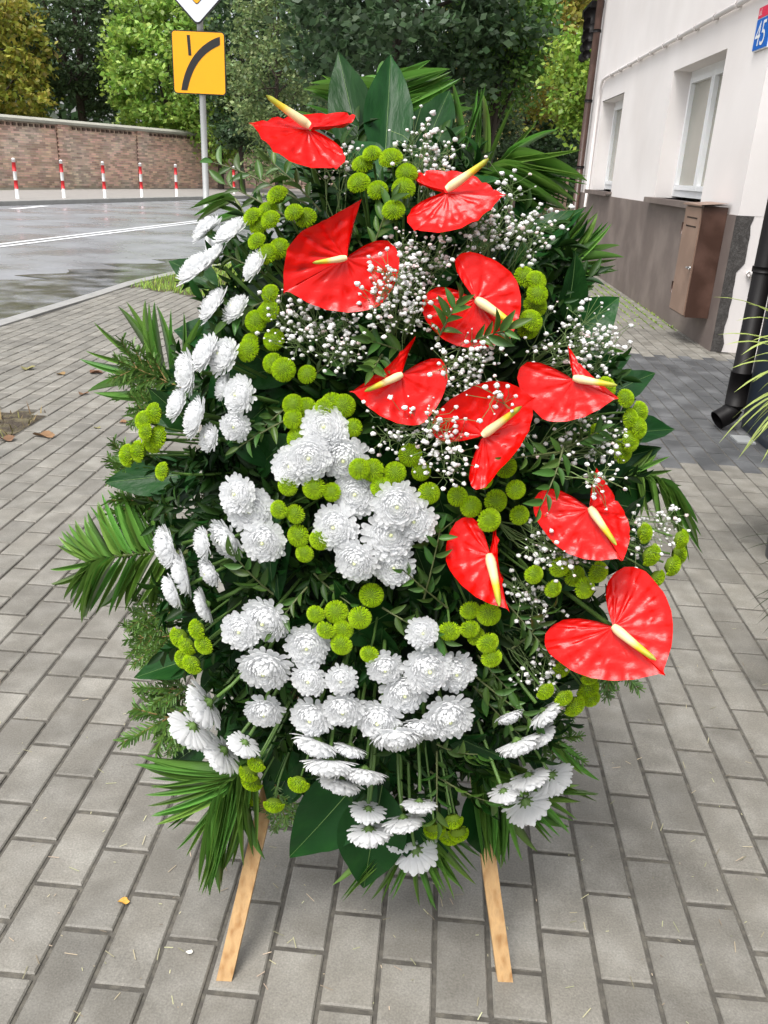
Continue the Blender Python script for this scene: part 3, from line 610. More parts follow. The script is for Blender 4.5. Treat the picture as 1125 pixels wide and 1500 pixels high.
def broad(P, Q, N, wpx, k=None):
    L = np.linalg.norm(Q - P); W = wpx * zof((P + Q) / 2) / FPX; a, b = BL[rng.integers(6) if k is None else k]
    M = frame(P, Q - P, N, (W, L, L * .6)); o = link('broad_leaf', a, sp, M); link('midrib', b, o, M); return o
def edge_pt(x, y, off=0.): return plane_pt(x, y, off)
UPN = nrm(EO + (0, 0, .25))
# base px, tip px, width px, w at base, w at tip, normal tilt (right, up)
for (bx, by, tx, ty, wp, w0, w1, nr, nu) in [
    (532, 240, 494, 72, 62, .03, -.02, -.1, .1), (563, 250, 574, 70, 66, .05, .0, .1, .1), (612, 245, 658, 124, 62, .03, -.03, -.2, .3), (590, 300, 640, 190, 50, -.02, -.05, 0, .2),
    (735, 385, 858, 300, 62, .0, -.02, .0, 1.1), (775, 425, 878, 402, 58, .03, .0, -.1, .9), (845, 540, 897, 478, 40, .02, 0, .2, .7), (870, 590, 961, 538, 50, .03, .02, .1, .9),
    (890, 640, 992, 622, 48, .02, .0, .1, .9), (880, 650, 955, 700, 46, .0, -.03, .4, .3), (320, 420, 243, 376, 40, 0, -.02, -.4, .5), (345, 500, 252, 478, 62, -.02, -.05, -.3, .9),
    (335, 950, 190, 988, 62, .03, .03, -.2, .8), (320, 870, 205, 905, 46, .0, -.02, -.2, .8), (310, 1080, 243, 1120, 50, .0, 0, -.5, .5), (545, 1120, 418, 1272, 92, .05, .06, .1, .3),
    (560, 1150, 527, 1318, 92, .05, .07, -.1, .4), (610, 1180, 645, 1275, 85, .04, .04, .2, .4), (690, 1160, 720, 1262, 60, .0, .02, .2, .4), (430, 1120, 395, 1185, 60, .0, .02, -.2, .3),
    (455, 260, 390, 215, 40, .0, -.02, -.3, .6), (700, 300, 660, 230, 40, 0, -.03, 0, .4), (760, 330, 800, 250, 40, -.03, -.06, .2, .6), (330, 560, 270, 600, 40, 0, 0, -.3, .6), (300, 700, 230, 740, 46, 0, -.02, -.4, .6), (800, 960, 850, 1010, 40, 0, 0, .5, .2), (640, 1090, 700, 1130, 40, .02, .02, 0, .4), (470, 1120, 455, 1180, 50, .0, .02, -.1, .3), (420, 1060, 385, 1150, 70, .02, .03, -.2, .4), (680, 1060, 715, 1150, 70, .02, .03, .2, .4), (400, 1000, 360, 1100, 60, .02, .03, -.2, .4), (720, 1010, 760, 1100, 60, .02, .03, .2, .4), (560, 1080, 600, 1170, 70, .02, .04, .1, .4), (410, 960, 305, 1010, 60, .03, .03, -.2, .5), (420, 1010, 325, 1080, 66, .03, .03, -.2, .5), (400, 1050, 335, 1135, 62, .03, .03, -.2, .4), (390, 930, 300, 962, 56, .04, .03, -.3, .5), (690, 1080, 765, 1135, 60, .02, .03, .2, .4), (740, 1000, 825, 1040, 56, .02, .02, .3, .4), (430, 1080, 400, 1150, 60, .03, .03, 0, .4)]:
    broad(edge_pt(bx, by, w0), edge_pt(tx, ty, w1), EO + ER * nr + EU * nu, wp)
for k in range(64):        # broad leaves deep between the flowers
    a = rng.uniform(0, 6.283); r = math.sqrt(rng.uniform(.02, .85)); x = 585 + 330 * r * math.cos(a); y = 690 + 470 * r * math.sin(a)
    P = surf(x, y, -.10 + rng.uniform(-.02, .02)); n = outdir(P); t = nrm(np.cross(n, rng.normal(0, 1, 3))); q = P + (t * .8 + n * .5) * rng.uniform(.09, .15)
    broad(P, q, n, rng.uniform(40, 66))
for k in range(64):        # collar of broad leaves pointing outwards
    a = k * 6.2832 / 64 + rng.normal(0, .05); q = rng.uniform(.62, .80); c_, s_ = math.cos(a), math.sin(a); sq = 1 + (.16 * s_ if s_ < 0 else 0)
    if s_ < -.75: continue
    P = plane_pt(583 + 385 * q * c_ * sq, 690 + 500 * q * s_, rng.uniform(.0, .05)); e = q + rng.uniform(.20, .27)
    Q = plane_pt(583 + 385 * e * c_ * sq + rng.normal(0, 14), 690 + 500 * e * s_ + rng.normal(0, 14), rng.uniform(-.02, .03)); broad(P, Q, EO + ER * c_ * .5 - EU * s_ * .2 + rng.normal(0, .3, 3), rng.uniform(38, 62))
# --- palm fronds
LF = []
for v in range(5):
    g = []
    bd = (.02, .06, .12, .2, .09)[v]; sd_ = (.02, -.03, .04, -.05, 0)[v]
    for t in np.linspace(0, 1, 12):
        wv = .5 * (min(1, t * 7 + .25) ** .7) * (1 - t ** 2.2) ** .9 + .004
        g.append([(-wv, t, wv * .35 - bd * t * t + 0), (sd_ * 0, t, -bd * t * t), (wv, t, wv * .35 - bd * t * t)])
    LF.append(MB().grid(g).mesh('leaflet', m_palm))
def crop(ox, oy, sc): return lambda p: (ox + p[0] / sc, oy + p[1] / sc)
def dbl(t): return [q for a, b in zip(t, t[1:]) for q in (a, ((a[0] + b[0]) / 2, ((a[1][0] + b[1][0]) / 2 + rng.normal(0, 9), (a[1][1] + b[1][1]) / 2 + rng.normal(0, 9))))] + [t[-1]]
def frond(rach, tips, wpx=13, w0=.0, w1=-.03, f=lambda p: p, nrm_=EO, sag=None):
    rp_ = [f(p) for p in rach]; P = np.array([plane_pt(x, y, w0 + (w1 - w0) * i / max(1, len(rp_) - 1) * .4) for i, (x, y) in enumerate(rp_)])
    tt = np.linspace(0, 1, 10); k = np.linspace(0, 1, len(P)); Q = np.stack([np.interp(tt, k, P[:, i]) for i in range(3)], 1)
    z = zof(Q[0]); fo = link('palm_frond', MB().tube(Q, np.linspace(.0045, .0015, 10), 6).mesh('palm_frond', m_rach, Q[0]), sp, Matrix.Translation(Vector(Q[0])))
    for s, tp in tips:
        x, y = f(tp); b = np.array([np.interp(s, tt, Q[:, i]) for i in range(3)]); e = plane_pt(x, y, w1 + rng.uniform(-.03, .02)); L = np.linalg.norm(e - b)
        n = nrm(nrm_ + rng.normal(0, .35, 3)); W = wpx * .66 * rng.uniform(.8, 1.2) * z / FPX
        link('leaflet', LF[rng.integers(5)], fo, frame(b, e - b, n, (W, L, L)))
def T(lst, s0, s1): n = len(lst); return [(s0 + (s1 - s0) * i / max(1, n - 1), p) for i, p in enumerate(lst)]
c8 = crop(70, 280, 3.214); cL = crop(60, 660, 2.96); c3 = crop(180, 960, 2.96); c4 = crop(560, 960, 3.0); cR = crop(860, 640, 3.26); cT = crop(680, 0, 4.686); cU = crop(380, 0, 3.309); c5 = crop(580, 180, 3.309); c1 = crop(0, 0, 2.679)
frond([(800, 1080), (640, 960), (560, 880), (500, 830)], T([(870, 560), (800, 570), (735, 560), (690, 560), (650, 555), (575, 545), (525, 520), (490, 510), (450, 505), (430, 498), (370, 515), (340, 520), (195, 612)], .15, 1) + T([(330, 1065), (260, 985), (210, 965), (165, 918), (300, 1000), (135, 800), (135, 755)], .25, 1), 13, .0, -.04, c8)
frond([(640, 440), (470, 440), (290, 462), (235, 478)], dbl(T([(560, 240), (470, 200), (370, 180), (340, 150), (310, 180), (260, 180), (225, 230), (190, 265), (155, 290), (125, 320), (90, 345), (60, 385), (55, 410)], .1, .97)) + dbl(T([(470, 690), (410, 690), (360, 700), (310, 715), (255, 740), (200, 715), (165, 740), (150, 720), (125, 690), (75, 650), (0, 530)], .1, 1)), 13, .03, .0, cL)
frond([(560, 430), (490, 505), (430, 590)], dbl(T([(40, 490), (60, 470), (85, 550), (110, 580), (85, 630), (120, 715), (140, 740), (195, 770), (255, 910)], .1, .95)) + dbl(T([(580, 850), (530, 900), (480, 950), (460, 970), (395, 1040), (375, 1030), (360, 1060), (345, 1055), (325, 990)], .05, 1)), 12, .03, .06, c3)
frond([(600, 1130), (610, 1190), (612, 1225)], dbl(T([(490, 1312), (500, 1328), (526, 1322), (552, 1332), (575, 1322)], .2, .9)) + dbl(T([(705, 1270), (690, 1285), (682, 1312), (668, 1320), (655, 1312), (637, 1338), (610, 1332)], .2, 1)), 10, .0, .05)
frond([(380, 420), (470, 520), (560, 590)], dbl(T([(960, 640), (965, 640), (870, 600), (870, 720), (850, 770), (785, 800), (750, 845)], .2, 1)) + dbl(T([(450, 955), (480, 930), (500, 900), (520, 945), (540, 950), (560, 930), (635, 900)], .1, 1)), 12, .02, .04, c4)
frond([(620, 300), (760, 360), (800, 420)], [(.3, (830, 500)), (.5, (880, 540)), (.7, (880, 460)), (.9, (960, 560))], 12, 0, .02, c4)
frond([(60, 190), (220, 170), (330, 190), (400, 240)], dbl(T([(190, 340), (240, 380), (300, 400), (360, 430), (440, 460), (495, 610)], .1, .95)) + dbl(T([(330, 60), (400, 90), (455, 235), (460, 360), (535, 415), (560, 490), (548, 572)], .2, 1)), 11, .03, .02, cR)
frond([(40, 1260), (110, 1200), (200, 1140), (290, 1098)], T([(120, 562), (168, 538), (345, 680), (550, 780), (662, 842), (830, 1028)], .2, 1) + dbl(T([(600, 1480), (700, 1440), (750, 1405), (800, 1370), (835, 1305), (865, 1240), (872, 1195)], .05, .95)), 11, .0, -.05, cT)
frond([(600, 900), (600, 650), (598, 480), (598, 400)], dbl(T([(1060, 610), (1035, 495), (1010, 450), (985, 405), (975, 375), (945, 350), (928, 308), (842, 283)], .15, .95)) + dbl(T([(150, 560), (165, 510), (270, 450), (200, 418), (225, 398), (240, 368), (300, 370), (450, 360)], .1, .9)) + [(1, (598, 283))], 15, -.03, -.06, cU)
frond([(900, 960), (940, 830), (985, 740)], T([(760, 430), (870, 400), (945, 365)], .1, .8) + T([(1125, 640), (1110, 380), (1075, 398)], .2, 1), 11, -.0, -.03, cU)
frond([(640, 760), (740, 720), (810, 690)], dbl(T([(880, 400), (940, 410), (975, 372), (995, 440), (1040, 465), (1062, 490)], .2, 1)) + dbl(T([(900, 760), (1000, 740), (1082, 715), (1090, 700), (1097, 660), (1090, 565)], .1, 1)), 11, .0, -.02, c5)
frond([(640, 840), (760, 830), (850, 830)], T([(930, 800), (985, 850), (1000, 872)], .3, 1) + T([(830, 960), (890, 1010), (930, 960), (960, 1000), (1010, 940)], .1, 1), 9, .0, -.02, c5)
frond([(960, 860), (930, 790), (900, 765)], T([(800, 795), (755, 800), (735, 820)], .2, 1) + T([(750, 905), (760, 865), (755, 850)], .1, 1), 11, -.03, -.05, c1)
frond([(880, 1190), (930, 1130), (990, 1080)], T([(1000, 1020), (1050, 1050), (1110, 1110)], .2, 1) + T([(1000, 1200), (1040, 1160)], .2, .8), 10, .0, -.02, c5)
# --- fir twigs
FT = []
for v in range(3):
    mb = MB(); stem = MB(); sk = [((0, 0, 0), (0, 1, 0), 1.0)]
    for t in (.25, .4, .55, .7): 
        for s in (-1, 1): sk.append(((0, t, 0), (s * .3, t + .32, rng.uniform(-.05, .05)), .8))
    for p, q, l in sk[:(9 if v else 5)]:
        p, q = np.array(p), np.array(q); stem.tube([p, (p + q) / 2, q], [.012, .009, .005], 5)
        d = (q - p).astype(float); L = np.linalg.norm(d); d = d / L
        for k in range(int(110 * L)):
            t = rng.uniform(.03, 1) * L; a = rng.uniform(0, 6.283); e1 = nrm(np.cross(d, (0.1, .2, 1))); e2 = np.cross(d, e1)
            nd = nrm((e1 * math.cos(a) + e2 * math.sin(a) * .7) + d * .7) * .13 * rng.uniform(.7, 1.1); b = p + d * t; s = nrm(np.cross(nd, e2 + .3)) * .012
            mb.add([b - s, b + s, b + nd + s * .6, b + nd - s * .6], [(0, 1, 2, 3)])
    FT.append((stem.mesh('fir_branch', m_firtwig), mb.mesh('needles', m_fir, smooth=False)))
def fir(bp_, tp_, f=lambda p: p, w0=0., w1=-.01, k=None):
    P = plane_pt(*f(bp_), w0); Q = plane_pt(*f(tp_), w1); a, b = FT[rng.integers(3) if k is None else k]; L = np.linalg.norm(Q - P)
    M = frame(P, Q - P, EO + rng.normal(0, .2, 3), (L, L, L)) if L > .09 else frame(P, Q - P, EO, (.09, L, .09)); o = link('fir_branch', a, sp, M); tag(link('needles', b, o, M), kind='stuff')
for b_, t_ in [((640, 930), (325, 795)), ((560, 1030), (385, 1025)), ((620, 1330), (300, 1275))]: fir(b_, t_, c8, .02, .01)
for b_, t_ in [((600, 330), (300, 45)), ((640, 330), (340, 190)), ((780, 250), (665, 225)), ((640, 740), (390, 700)), ((620, 800), (372, 820)), ((650, 880), (400, 860)), ((680, 1080), (420, 1040)), ((700, 1120), (410, 1150)), ((480, 430), (330, 380))]: fir(b_, t_, cL)
for b_, t_ in [((330, 150), (60, 140)), ((330, 200), (5, 375)), ((360, 300), (170, 375)), ((660, 560), (715, 745)), ((520, 600), (525, 680))]: fir(b_, t_, c3, .02, .02)
for b_, t_ in [((640, 300), (880, 465)), ((680, 260), (835, 275)), ((700, 120), (790, 250))]: fir(b_, t_, c4, .0, .0)
for b_, t_ in [((820, 960), (905, 1000)), ((860, 930), (935, 1008)), ((890, 660), (930, 640)), ((780, 520), (740, 555)), ((470, 560), (420, 590)), ((880, 760), (905, 800))]: fir(b_, t_)
# --- leafy sprigs: stem with single leaves
SL_ = []
for v in range(5):
    g = []
    for t in np.linspace(0, 1, 7):
        wv = .5 * math.sin(math.pi * (t * .97 + .015) ** .85) ** .9 + .006; g.append([(-wv, t, wv * .3 - (.08 + .05 * v) * t * t), (0, t, -(.08 + .05 * v) * t * t), (wv, t, wv * .3 - (.08 + .05 * v) * t * t)])
    SL_.append(MB().grid(g)); 
SLM = [m.mesh('leaf', m_sprig) for m in SL_]
def sprig_pts(P, Q, n, N, ll):
    t = np.linspace(0, 1, 8)[:, None]; d = Q - P; m = (P + Q) / 2 + nrm(N) * np.linalg.norm(d) * .12; C = (1 - t) ** 2 * P + 2 * t * (1 - t) * m + t * t * Q
    fr = []; dn = nrm(d); sd_ = nrm(np.cross(dn, N))
    for k in range(n):
        s = .12 + .88 * k / (n - 1); b = np.array([np.interp(s, t[:, 0], C[:, i]) for i in range(3)]); sg_ = 1 if k % 2 else -1
        dr = nrm(dn * .75 + sd_ * sg_ * (.85 if k < n - 1 else .05) + nrm(N) * rng.uniform(-.15, .5) + rng.normal(0, .15, 3)); L = ll * rng.uniform(.7, 1.15)
        fr.append((frame(b, dr, nrm(N + rng.normal(0, .35, 3)), (L * .34, L, L)), rng.integers(5)))
    return C, fr
nleaf = 0
for (bx, by, tx, ty, off) in [(450, 300, 312, 238, .01), (440, 330, 330, 270, .0), (470, 310, 395, 235, .0), (420, 420, 325, 372, .02), (420, 430, 335, 470, .01), (545, 370, 575, 292, .03), (530, 360, 505, 320, .0), (600, 520, 545, 500, .03), (560, 520, 545, 545, .05), (640, 500, 672, 440, .05), (690, 500, 745, 482, .06), (835, 660, 745, 672, .05), (830, 655, 880, 630, .05), (825, 655, 790, 745, .06), (430, 610, 350, 655, .02), (430, 590, 372, 640, .0), (620, 880, 645, 775, .03), (655, 890, 590, 835, .02), (690, 985, 780, 1055, .02), (640, 1090, 700, 1105, .03), (630, 1130, 730, 1178, .04), (640, 1100, 640, 1205, .04), (750, 950, 805, 890, .02), (560, 890, 650, 935, .02), (400, 870, 345, 815, .02), (450, 860, 400, 925, .02), (690, 740, 630, 790, .0), (460, 840, 530, 895, .0), (740, 880, 790, 940, .01), (700, 960, 745, 1010, .0), (450, 560, 500, 520, .0), (690, 1000, 760, 1075, .0)]:
    P = surf(bx, by, off - .04); Q = surf(tx, ty, off); N = outdir(P); n = 9 if nleaf < 270 else 8
    C, fr = sprig_pts(P, Q, n, N, .027 * rng.uniform(.85, 1.2)); so_ = link('leafy_sprig', MB().tube(C, np.linspace(.0017, .0008, 8), 5).mesh('leafy_sprig', m_twig, C[0]), sp, Matrix.Translation(Vector(C[0])))
    for M, v in fr: link('leaf', SLM[v], so_, M); nleaf += 1
mb = MB()
def addM(mb, M, src):
    A = np.array(M); mb.add(src.verts() @ A[:3, :3].T + A[:3, 3], src.f)
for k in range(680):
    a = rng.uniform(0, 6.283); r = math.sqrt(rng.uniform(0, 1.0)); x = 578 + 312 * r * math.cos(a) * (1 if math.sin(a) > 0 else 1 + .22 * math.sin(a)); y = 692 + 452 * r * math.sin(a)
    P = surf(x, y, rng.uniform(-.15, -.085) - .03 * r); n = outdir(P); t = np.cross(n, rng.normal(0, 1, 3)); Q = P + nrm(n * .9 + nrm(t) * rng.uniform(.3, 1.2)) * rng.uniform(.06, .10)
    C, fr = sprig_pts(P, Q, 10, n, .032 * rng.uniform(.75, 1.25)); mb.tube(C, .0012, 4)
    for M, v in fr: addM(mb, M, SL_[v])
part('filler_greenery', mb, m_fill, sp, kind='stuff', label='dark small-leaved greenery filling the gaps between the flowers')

# --- flowers
m_mum = M_('white_petal', (.90, .905, .91), .6, .02, 3, trans=.5, spec=.25); m_mumc = M_('mum_centre', (.74, .78, .42), .6, .1); m_calyx = M_('calyx', (.10, .18, .04), .6, .2)
m_green = M_('lime_petal', (.47, .67, .015), .5, .06, 3, isl=.24, obj=.16, trans=.3, hue=.015, spec=.25); m_greenc = M_('lime_core', (.13, .21, .005), .8, .1)  # core colour darkened to put shade into the gaps between petals
def petal(mb, az, base_r, z0, L, W, e0, e1, cup, n=6):
    ca, sa = math.cos(az), math.sin(az); r, z = base_r, z0; g = []
    for i in range(n):
        t = i / (n - 1); el = e0 + (e1 - e0) * t; wv = W * .5 * (.45 + .55 * min(1, t * 1.8)) * (1 if t < .85 else .72) * (1.0 if t < .99 else .55)
        row = []
        for s in (-1, 0, 1):
            zz_ = z + abs(s) * wv * cup * math.cos(el); rr_ = r - abs(s) * wv * cup * math.sin(el) - (abs(s) * .05 * L if i == n - 1 else 0)
            row.append((rr_ * ca - s * wv * sa, rr_ * sa + s * wv * ca, zz_))
        g.append(row); r += L / (n - 1) * math.cos(el); z += L / (n - 1) * math.sin(el)
    mb.grid(g)
def petal2(mb, az, rt, zt, zb, W, cup=.35, n=8):
    """spoon petal from the base up and over to a tip on the flower's dome"""
    ca, sa = math.cos(az), math.sin(az); p0 = np.array([.05, zb]); p2 = np.array([rt, zt]); qq = (1 - rt) / .85; p1 = np.array([rt * (.82 + .75 * max(0, qq)) + .03, zb + (zt - zb) * (.30 + .40 * max(0, qq))]); g = []
    sk = rng.normal(0, .05)
    for i in range(n):
        t = (i / (n - 1)) ** .8; p = (1 - t) ** 2 * p0 + 2 * t * (1 - t) * p1 + t * t * p2; q = 2 * (1 - t) * (p1 - p0) + 2 * t * (p2 - p1); q /= np.linalg.norm(q) + 1e-9
        wv = W * .5 * min(1, .35 + t * 1.1) * math.sqrt(max(.06, 1 - max(0, (t - .72) / .29) ** 2)); nr, nz = -q[1], q[0]; row = []
        for k in (-1, -.5, .5, 1):
            h = (k * k) * wv * cup; rr_, zz_ = p[0] + nr * h, p[1] + nz * h; l = k * wv + sk * t * rt
            row.append((rr_ * ca - l * sa, rr_ * sa + l * ca, zz_))
        g.append(row)
    mb.grid(g)
MUM = []
for v in range(4):
    mb = MB(); NR = 10; an = np.arange(14) * 2 * math.pi / 14
    mb.grid([[(.60 * math.sin(p) * math.cos(a), .60 * math.sin(p) * math.sin(a), -.18 + .42 * math.cos(p)) for a in an] for p in (.02, .3, .6, .9, 1.2, 1.5)], closed=True)  # white dome added inside so the gaps between petals stay bright
    for ri in range(NR):
        q = ri / (NR - 1); rt = 1.0 - .84 * q ** .95; zt = -.08 + .46 * math.sqrt(max(0, 1 - rt * rt)); N_ = int(round(22 - 11 * q)); ph = rng.uniform(0, 6); W = .225 - .10 * q
        for k in range(N_): petal2(mb, ph + k * 6.2832 / N_ + rng.normal(0, .05), rt * rng.uniform(.88, 1.07), zt + rng.normal(0, .035), -.22 + .16 * q, W * rng.uniform(.85, 1.1), .22)
    cm = MB(); an = np.arange(10) * .6283; cm.grid([[(q * math.cos(a), q * math.sin(a), z) for a in an] for q, z in ((.07, .05), (.07, .27), (.045, .32), (.002, .335))], closed=True)
    ca = MB(); ca.grid([[(q * math.cos(a), q * math.sin(a), z) for a in an] for q, z in ((.03, -.38), (.1, -.34), (.2, -.24), (.26, -.12))], closed=True)
    for k in range(9): petal(ca, k * .7, .12, -.3, .25, .09, .5, .1, .2, 4)
    MUM.append((mb.mesh('white_chrysanthemum', m_mum), cm.mesh('flower_centre', m_mumc), ca.mesh('calyx', m_calyx)))
BTN = []
for v in range(4):
    mb = MB(); N_ = 330
    for k in range(N_):
        u = (k + .5) / N_; ph = k * 2.39996 + rng.normal(0, .05); po = math.acos(1 - u * 1.18); l = .23 + .09 * u
        d = np.array([math.sin(po) * math.cos(ph), math.sin(po) * math.sin(ph), math.cos(po) * .74]); r0 = .70
        b = d * r0; o_ = nrm(d * (1, 1, 1.4)); s = nrm(np.cross(o_, (0, 0, 1)) + 1e-6) * (.030 + .026 * u); up = np.cross(s, o_); up = nrm(up) * (.026 + .014 * u); e = b + o_ * l + np.array([0, 0, .05 * (1 - u)])
        mb.add([b - s, b + s, b + up * 1.2, e - s * .8 - up * .3, e + s * .8 - up * .3, e + up * .9], [(0, 3, 5, 2), (2, 5, 4, 1), (1, 4, 3, 0), (3, 4, 5)])
    co = MB(); an = np.arange(12) * 2 * math.pi / 12; co.grid([[(.82 * math.sin(p) * math.cos(a), .82 * math.sin(p) * math.sin(a), .6 * math.cos(p)) for a in an] for p in (0.01, .4, .8, 1.2, 1.57, 2.0, 2.6)], closed=True)
    BTN.append((mb.mesh('green_chrysanthemum', m_green, smooth=False), co.mesh('flower_core', m_greenc)))
def stem(P, d, r, parent, far=None):
    h = heart(P) if far is None else far; a = P - d * .035; t = np.linspace(0, 1, 6)[:, None]; b = P - d * .012
    C = (1 - t) ** 2 * b + 2 * t * (1 - t) * (P - d * .07) + t * t * h
    link('stem', MB().tube(C, r, 6).mesh('stem', m_stem, C[0]), parent, Matrix.Translation(Vector(C[0])))
def place(kind, x, y, dia, off, k=80., p=1.35, face=None):
    P = surf(x, y, off); d = outdir(P, k, p) if face is None else nrm(face); s = dia / 2 * zof(P) / FPX
    if kind == 'mum':
        a, b, c = MUM[rng.integers(4)]; M = zframe(P, d, s, rng.uniform(0, 6)); o = link('white_chrysanthemum', a, sp, M); link('flower_centre', b, o, M); link('calyx', c, o, M); stem(P - d * .3 * s, d, .0028, o)
    else:
        a, b = BTN[rng.integers(4)]; M = zframe(P, d, s, rng.uniform(0, 6)); o = link('green_chrysanthemum', a, sp, M); link('flower_core', b, o, M); stem(P, d, .0018, o)
MUMS = [(302, 335, 64), (337, 339, 62), (287, 392, 74), (311, 446, 72), (372, 388, 58), (344, 452, 56), (312, 376, 56),
    (299, 516, 66), (272, 546, 74), (326, 521, 66), (258, 592, 62), (285, 611, 66), (350, 579, 66), (305, 641, 44), (344, 625, 52), (326, 566, 50),
    (475, 627, 78), (453, 671, 80), (504, 672, 78), (426, 684, 62), (521, 724, 80), (491, 772, 76), (581, 741, 84), (571, 784, 84), (521, 822, 80), (577, 830, 74), (608, 763, 66),
    (347, 724, 72), (367, 748, 84), (386, 793, 78), (330, 792, 70), (243, 802, 74), (296, 796, 58), (267, 839, 74), (252, 866, 66), (298, 887, 66), (306, 838, 50),
    (352, 924, 72), (389, 909, 78), (387, 981, 84), (450, 947, 70), (453, 996, 60), (500, 996, 50), (456, 1052, 72), (503, 1040, 70), (387, 1043, 66), (462, 1092, 88), (482, 1122, 88), (498, 1148, 82), (533, 1135, 76), (512, 1098, 60),
    (564, 979, 66), (619, 927, 52), (592, 1015, 84), (627, 981, 78), (667, 985, 66), (554, 1055, 76), (582, 1081, 86), (617, 1068, 72), (657, 1052, 86),
    (539, 1190, 58), (592, 1205, 72), (541, 1222, 78), (610, 1248, 78), (614, 1180, 56), (586, 1228, 56),
    (298, 1034, 82), (278, 1070, 80), (322, 1104, 82), (356, 1092, 58), (747, 1050, 48), (800, 1046, 64), (760, 1092, 70), (793, 1078, 58), (776, 1142, 62), (811, 1140, 62), (739, 1163, 56), (773, 1180, 76)]
for i, (x, y, dd_) in enumerate(MUMS): place('mum', x, y, dd_ * rng.uniform(.88, 1.06), .012 + .022 * ((i * 37) % 5) / 4, *((40, 1.35) if 340 < x < 690 and 600 < y < 1065 else (102, 1.15)))
BT = []
for f, L in ((crop(350, 80, 3.214), [(628, 470), (715, 492), (583, 522), (565, 607), (653, 640), (790, 560), (775, 632), (728, 735), (183, 665), (65, 765), (138, 735), (150, 780), (97, 808), (260, 745), (315, 770), (85, 880), (190, 915), (135, 940), (148, 1125), (143, 1205), (80, 1255), (125, 1220)]),
    (c5, [(625, 750), (680, 765), (685, 830), (675, 885), (655, 960), (640, 990)]),
    (crop(400, 440, 2.8125), [(140, 305), (138, 440), (82, 490), (82, 430), (330, 525), (290, 435), (245, 430), (210, 445), (62, 762), (168, 772), (242, 790), (25, 862), (93, 880), (105, 970), (130, 1043), (195, 985), (410, 700), (503, 710), (565, 638), (610, 705), (642, 795), (445, 770), (355, 695), (866, 738), (958, 685), (1000, 780), (760, 808), (815, 850), (917, 827), (890, 905), (1015, 885), (1075, 1130), (105, 570)]),
    (crop(740, 480, 2.586), [(455, 268), (505, 320), (470, 345), (500, 380), (470, 430), (345, 400), (440, 468), (525, 778), (550, 860), (663, 800), (655, 860), (630, 900), (570, 948), (205, 905), (107, 935), (262, 940), (350, 925), (180, 988), (300, 985), (210, 1290), (150, 1375), (220, 1400), (312, 1368), (325, 1405), (260, 1430), (320, 1315), (380, 230)]),
    (c8, [(955, 715), (945, 750), (1065, 700), (1060, 810), (1110, 840), (505, 1045), (455, 1080), (465, 1135), (495, 1180), (520, 1160), (430, 1225), (380, 1245), (543, 1320)]),
    (cL, [(605, 810), (635, 845), (680, 775), (708, 840), (620, 905), (658, 925)]),
    (crop(380, 840, 3.262), [(270, 195), (368, 185), (480, 212), (400, 270), (318, 270), (392, 340), (525, 385), (535, 105), (1005, 175), (1095, 195), (908, 275), (1005, 265), (1035, 300), (1090, 330), (188, 1003)]),
    (c3, [(580, 470), (545, 510), (560, 545), (555, 610), (655, 645)]), (c4, [(230, 765), (310, 725), (335, 780), (300, 790), (480, 10)])): BT += [f(p) for p in L]
for i, (x, y) in enumerate(BT): place('btn', x, y, rng.uniform(28, 37), .0 + .03 * rng.random(), 76)
# anthuriums: base px, axis to tip, one half, other half (px right, px down, px towards the viewer), spadix end, lift
def anth_mat():
    m = M_('anthurium_red', (.66, .003, .001), .25, .06, 2, spec=.27, coat=.0, bump=.10, bscale=5, bdist=.02, coord='Generated', trans=.08); return m
m_anth = anth_mat(); m_spad = M_('spadix', (.82, .66, .36), .5, .05)
nt = m_spad.node_tree; b_ = nt.nodes['Principled BSDF']; tc = nt.nodes.new('ShaderNodeTexCoord'); sx = nt.nodes.new('ShaderNodeSeparateXYZ'); cr_ = nt.nodes.new('ShaderNodeValToRGB')
nt.links.new(tc.outputs['Object'], sx.inputs[0]); nt.links.new(sx.outputs[2], cr_.inputs[0]); nt.links.new(cr_.outputs[0], b_.inputs['Base Color'])
el_ = cr_.color_ramp.elements; el_[0].position = 0; el_[0].color = (.80, .62, .36, 1); el_[1].position = 1; el_[1].color = (.28, .30, .03, 1)
e = el_.new(.45); e.color = (.80, .62, .32, 1); e = el_.new(.62); e.color = (.75, .50, .02, 1); e = el_.new(.8); e.color = (.42, .40, .02, 1)
SPD = MB(); t = np.linspace(0, 1, 12); SPD.tube(np.stack([0 * t, .05 * t * t, t], 1), np.concatenate([[.065, .092], np.linspace(.098, .05, 9), [.014]]), 10); SPM = SPD.mesh('spadix', m_spad)
HALF = [(0, 1.0), (.035, .93), (.16, .88), (.38, .79), (.62, .63), (.81, .43), (.94, .2), (.98, -.03), (1.0, -.2), (.95, -.36), (.82, -.48), (.64, -.53), (.45, -.50), (.28, -.39), (.14, -.23), (.03, -.05)]
HALF_P = [(0, 1), (.1, .95), (.28, .86), (.45, .75), (.62, .62), (.72, .42), (.75, .3), (.73, .12), (.72, -.0), (.72, -.28), (.72, -.58), (.55, -.42), (.4, -.28), (.25, -.16), (.13, -.08), (.03, -.03)]   # drawn out to a point
HALF_N = [(0, 1), (.06, .8), (.12, .6), (.18, .4), (.25, .2), (.34, 0), (.45, -.2), (.58, -.4), (.66, -.53), (.6, -.5), (.5, -.4), (.38, -.28), (.25, -.16), (.15, -.1), (.08, -.05), (.02, -.02)]      # folded narrow
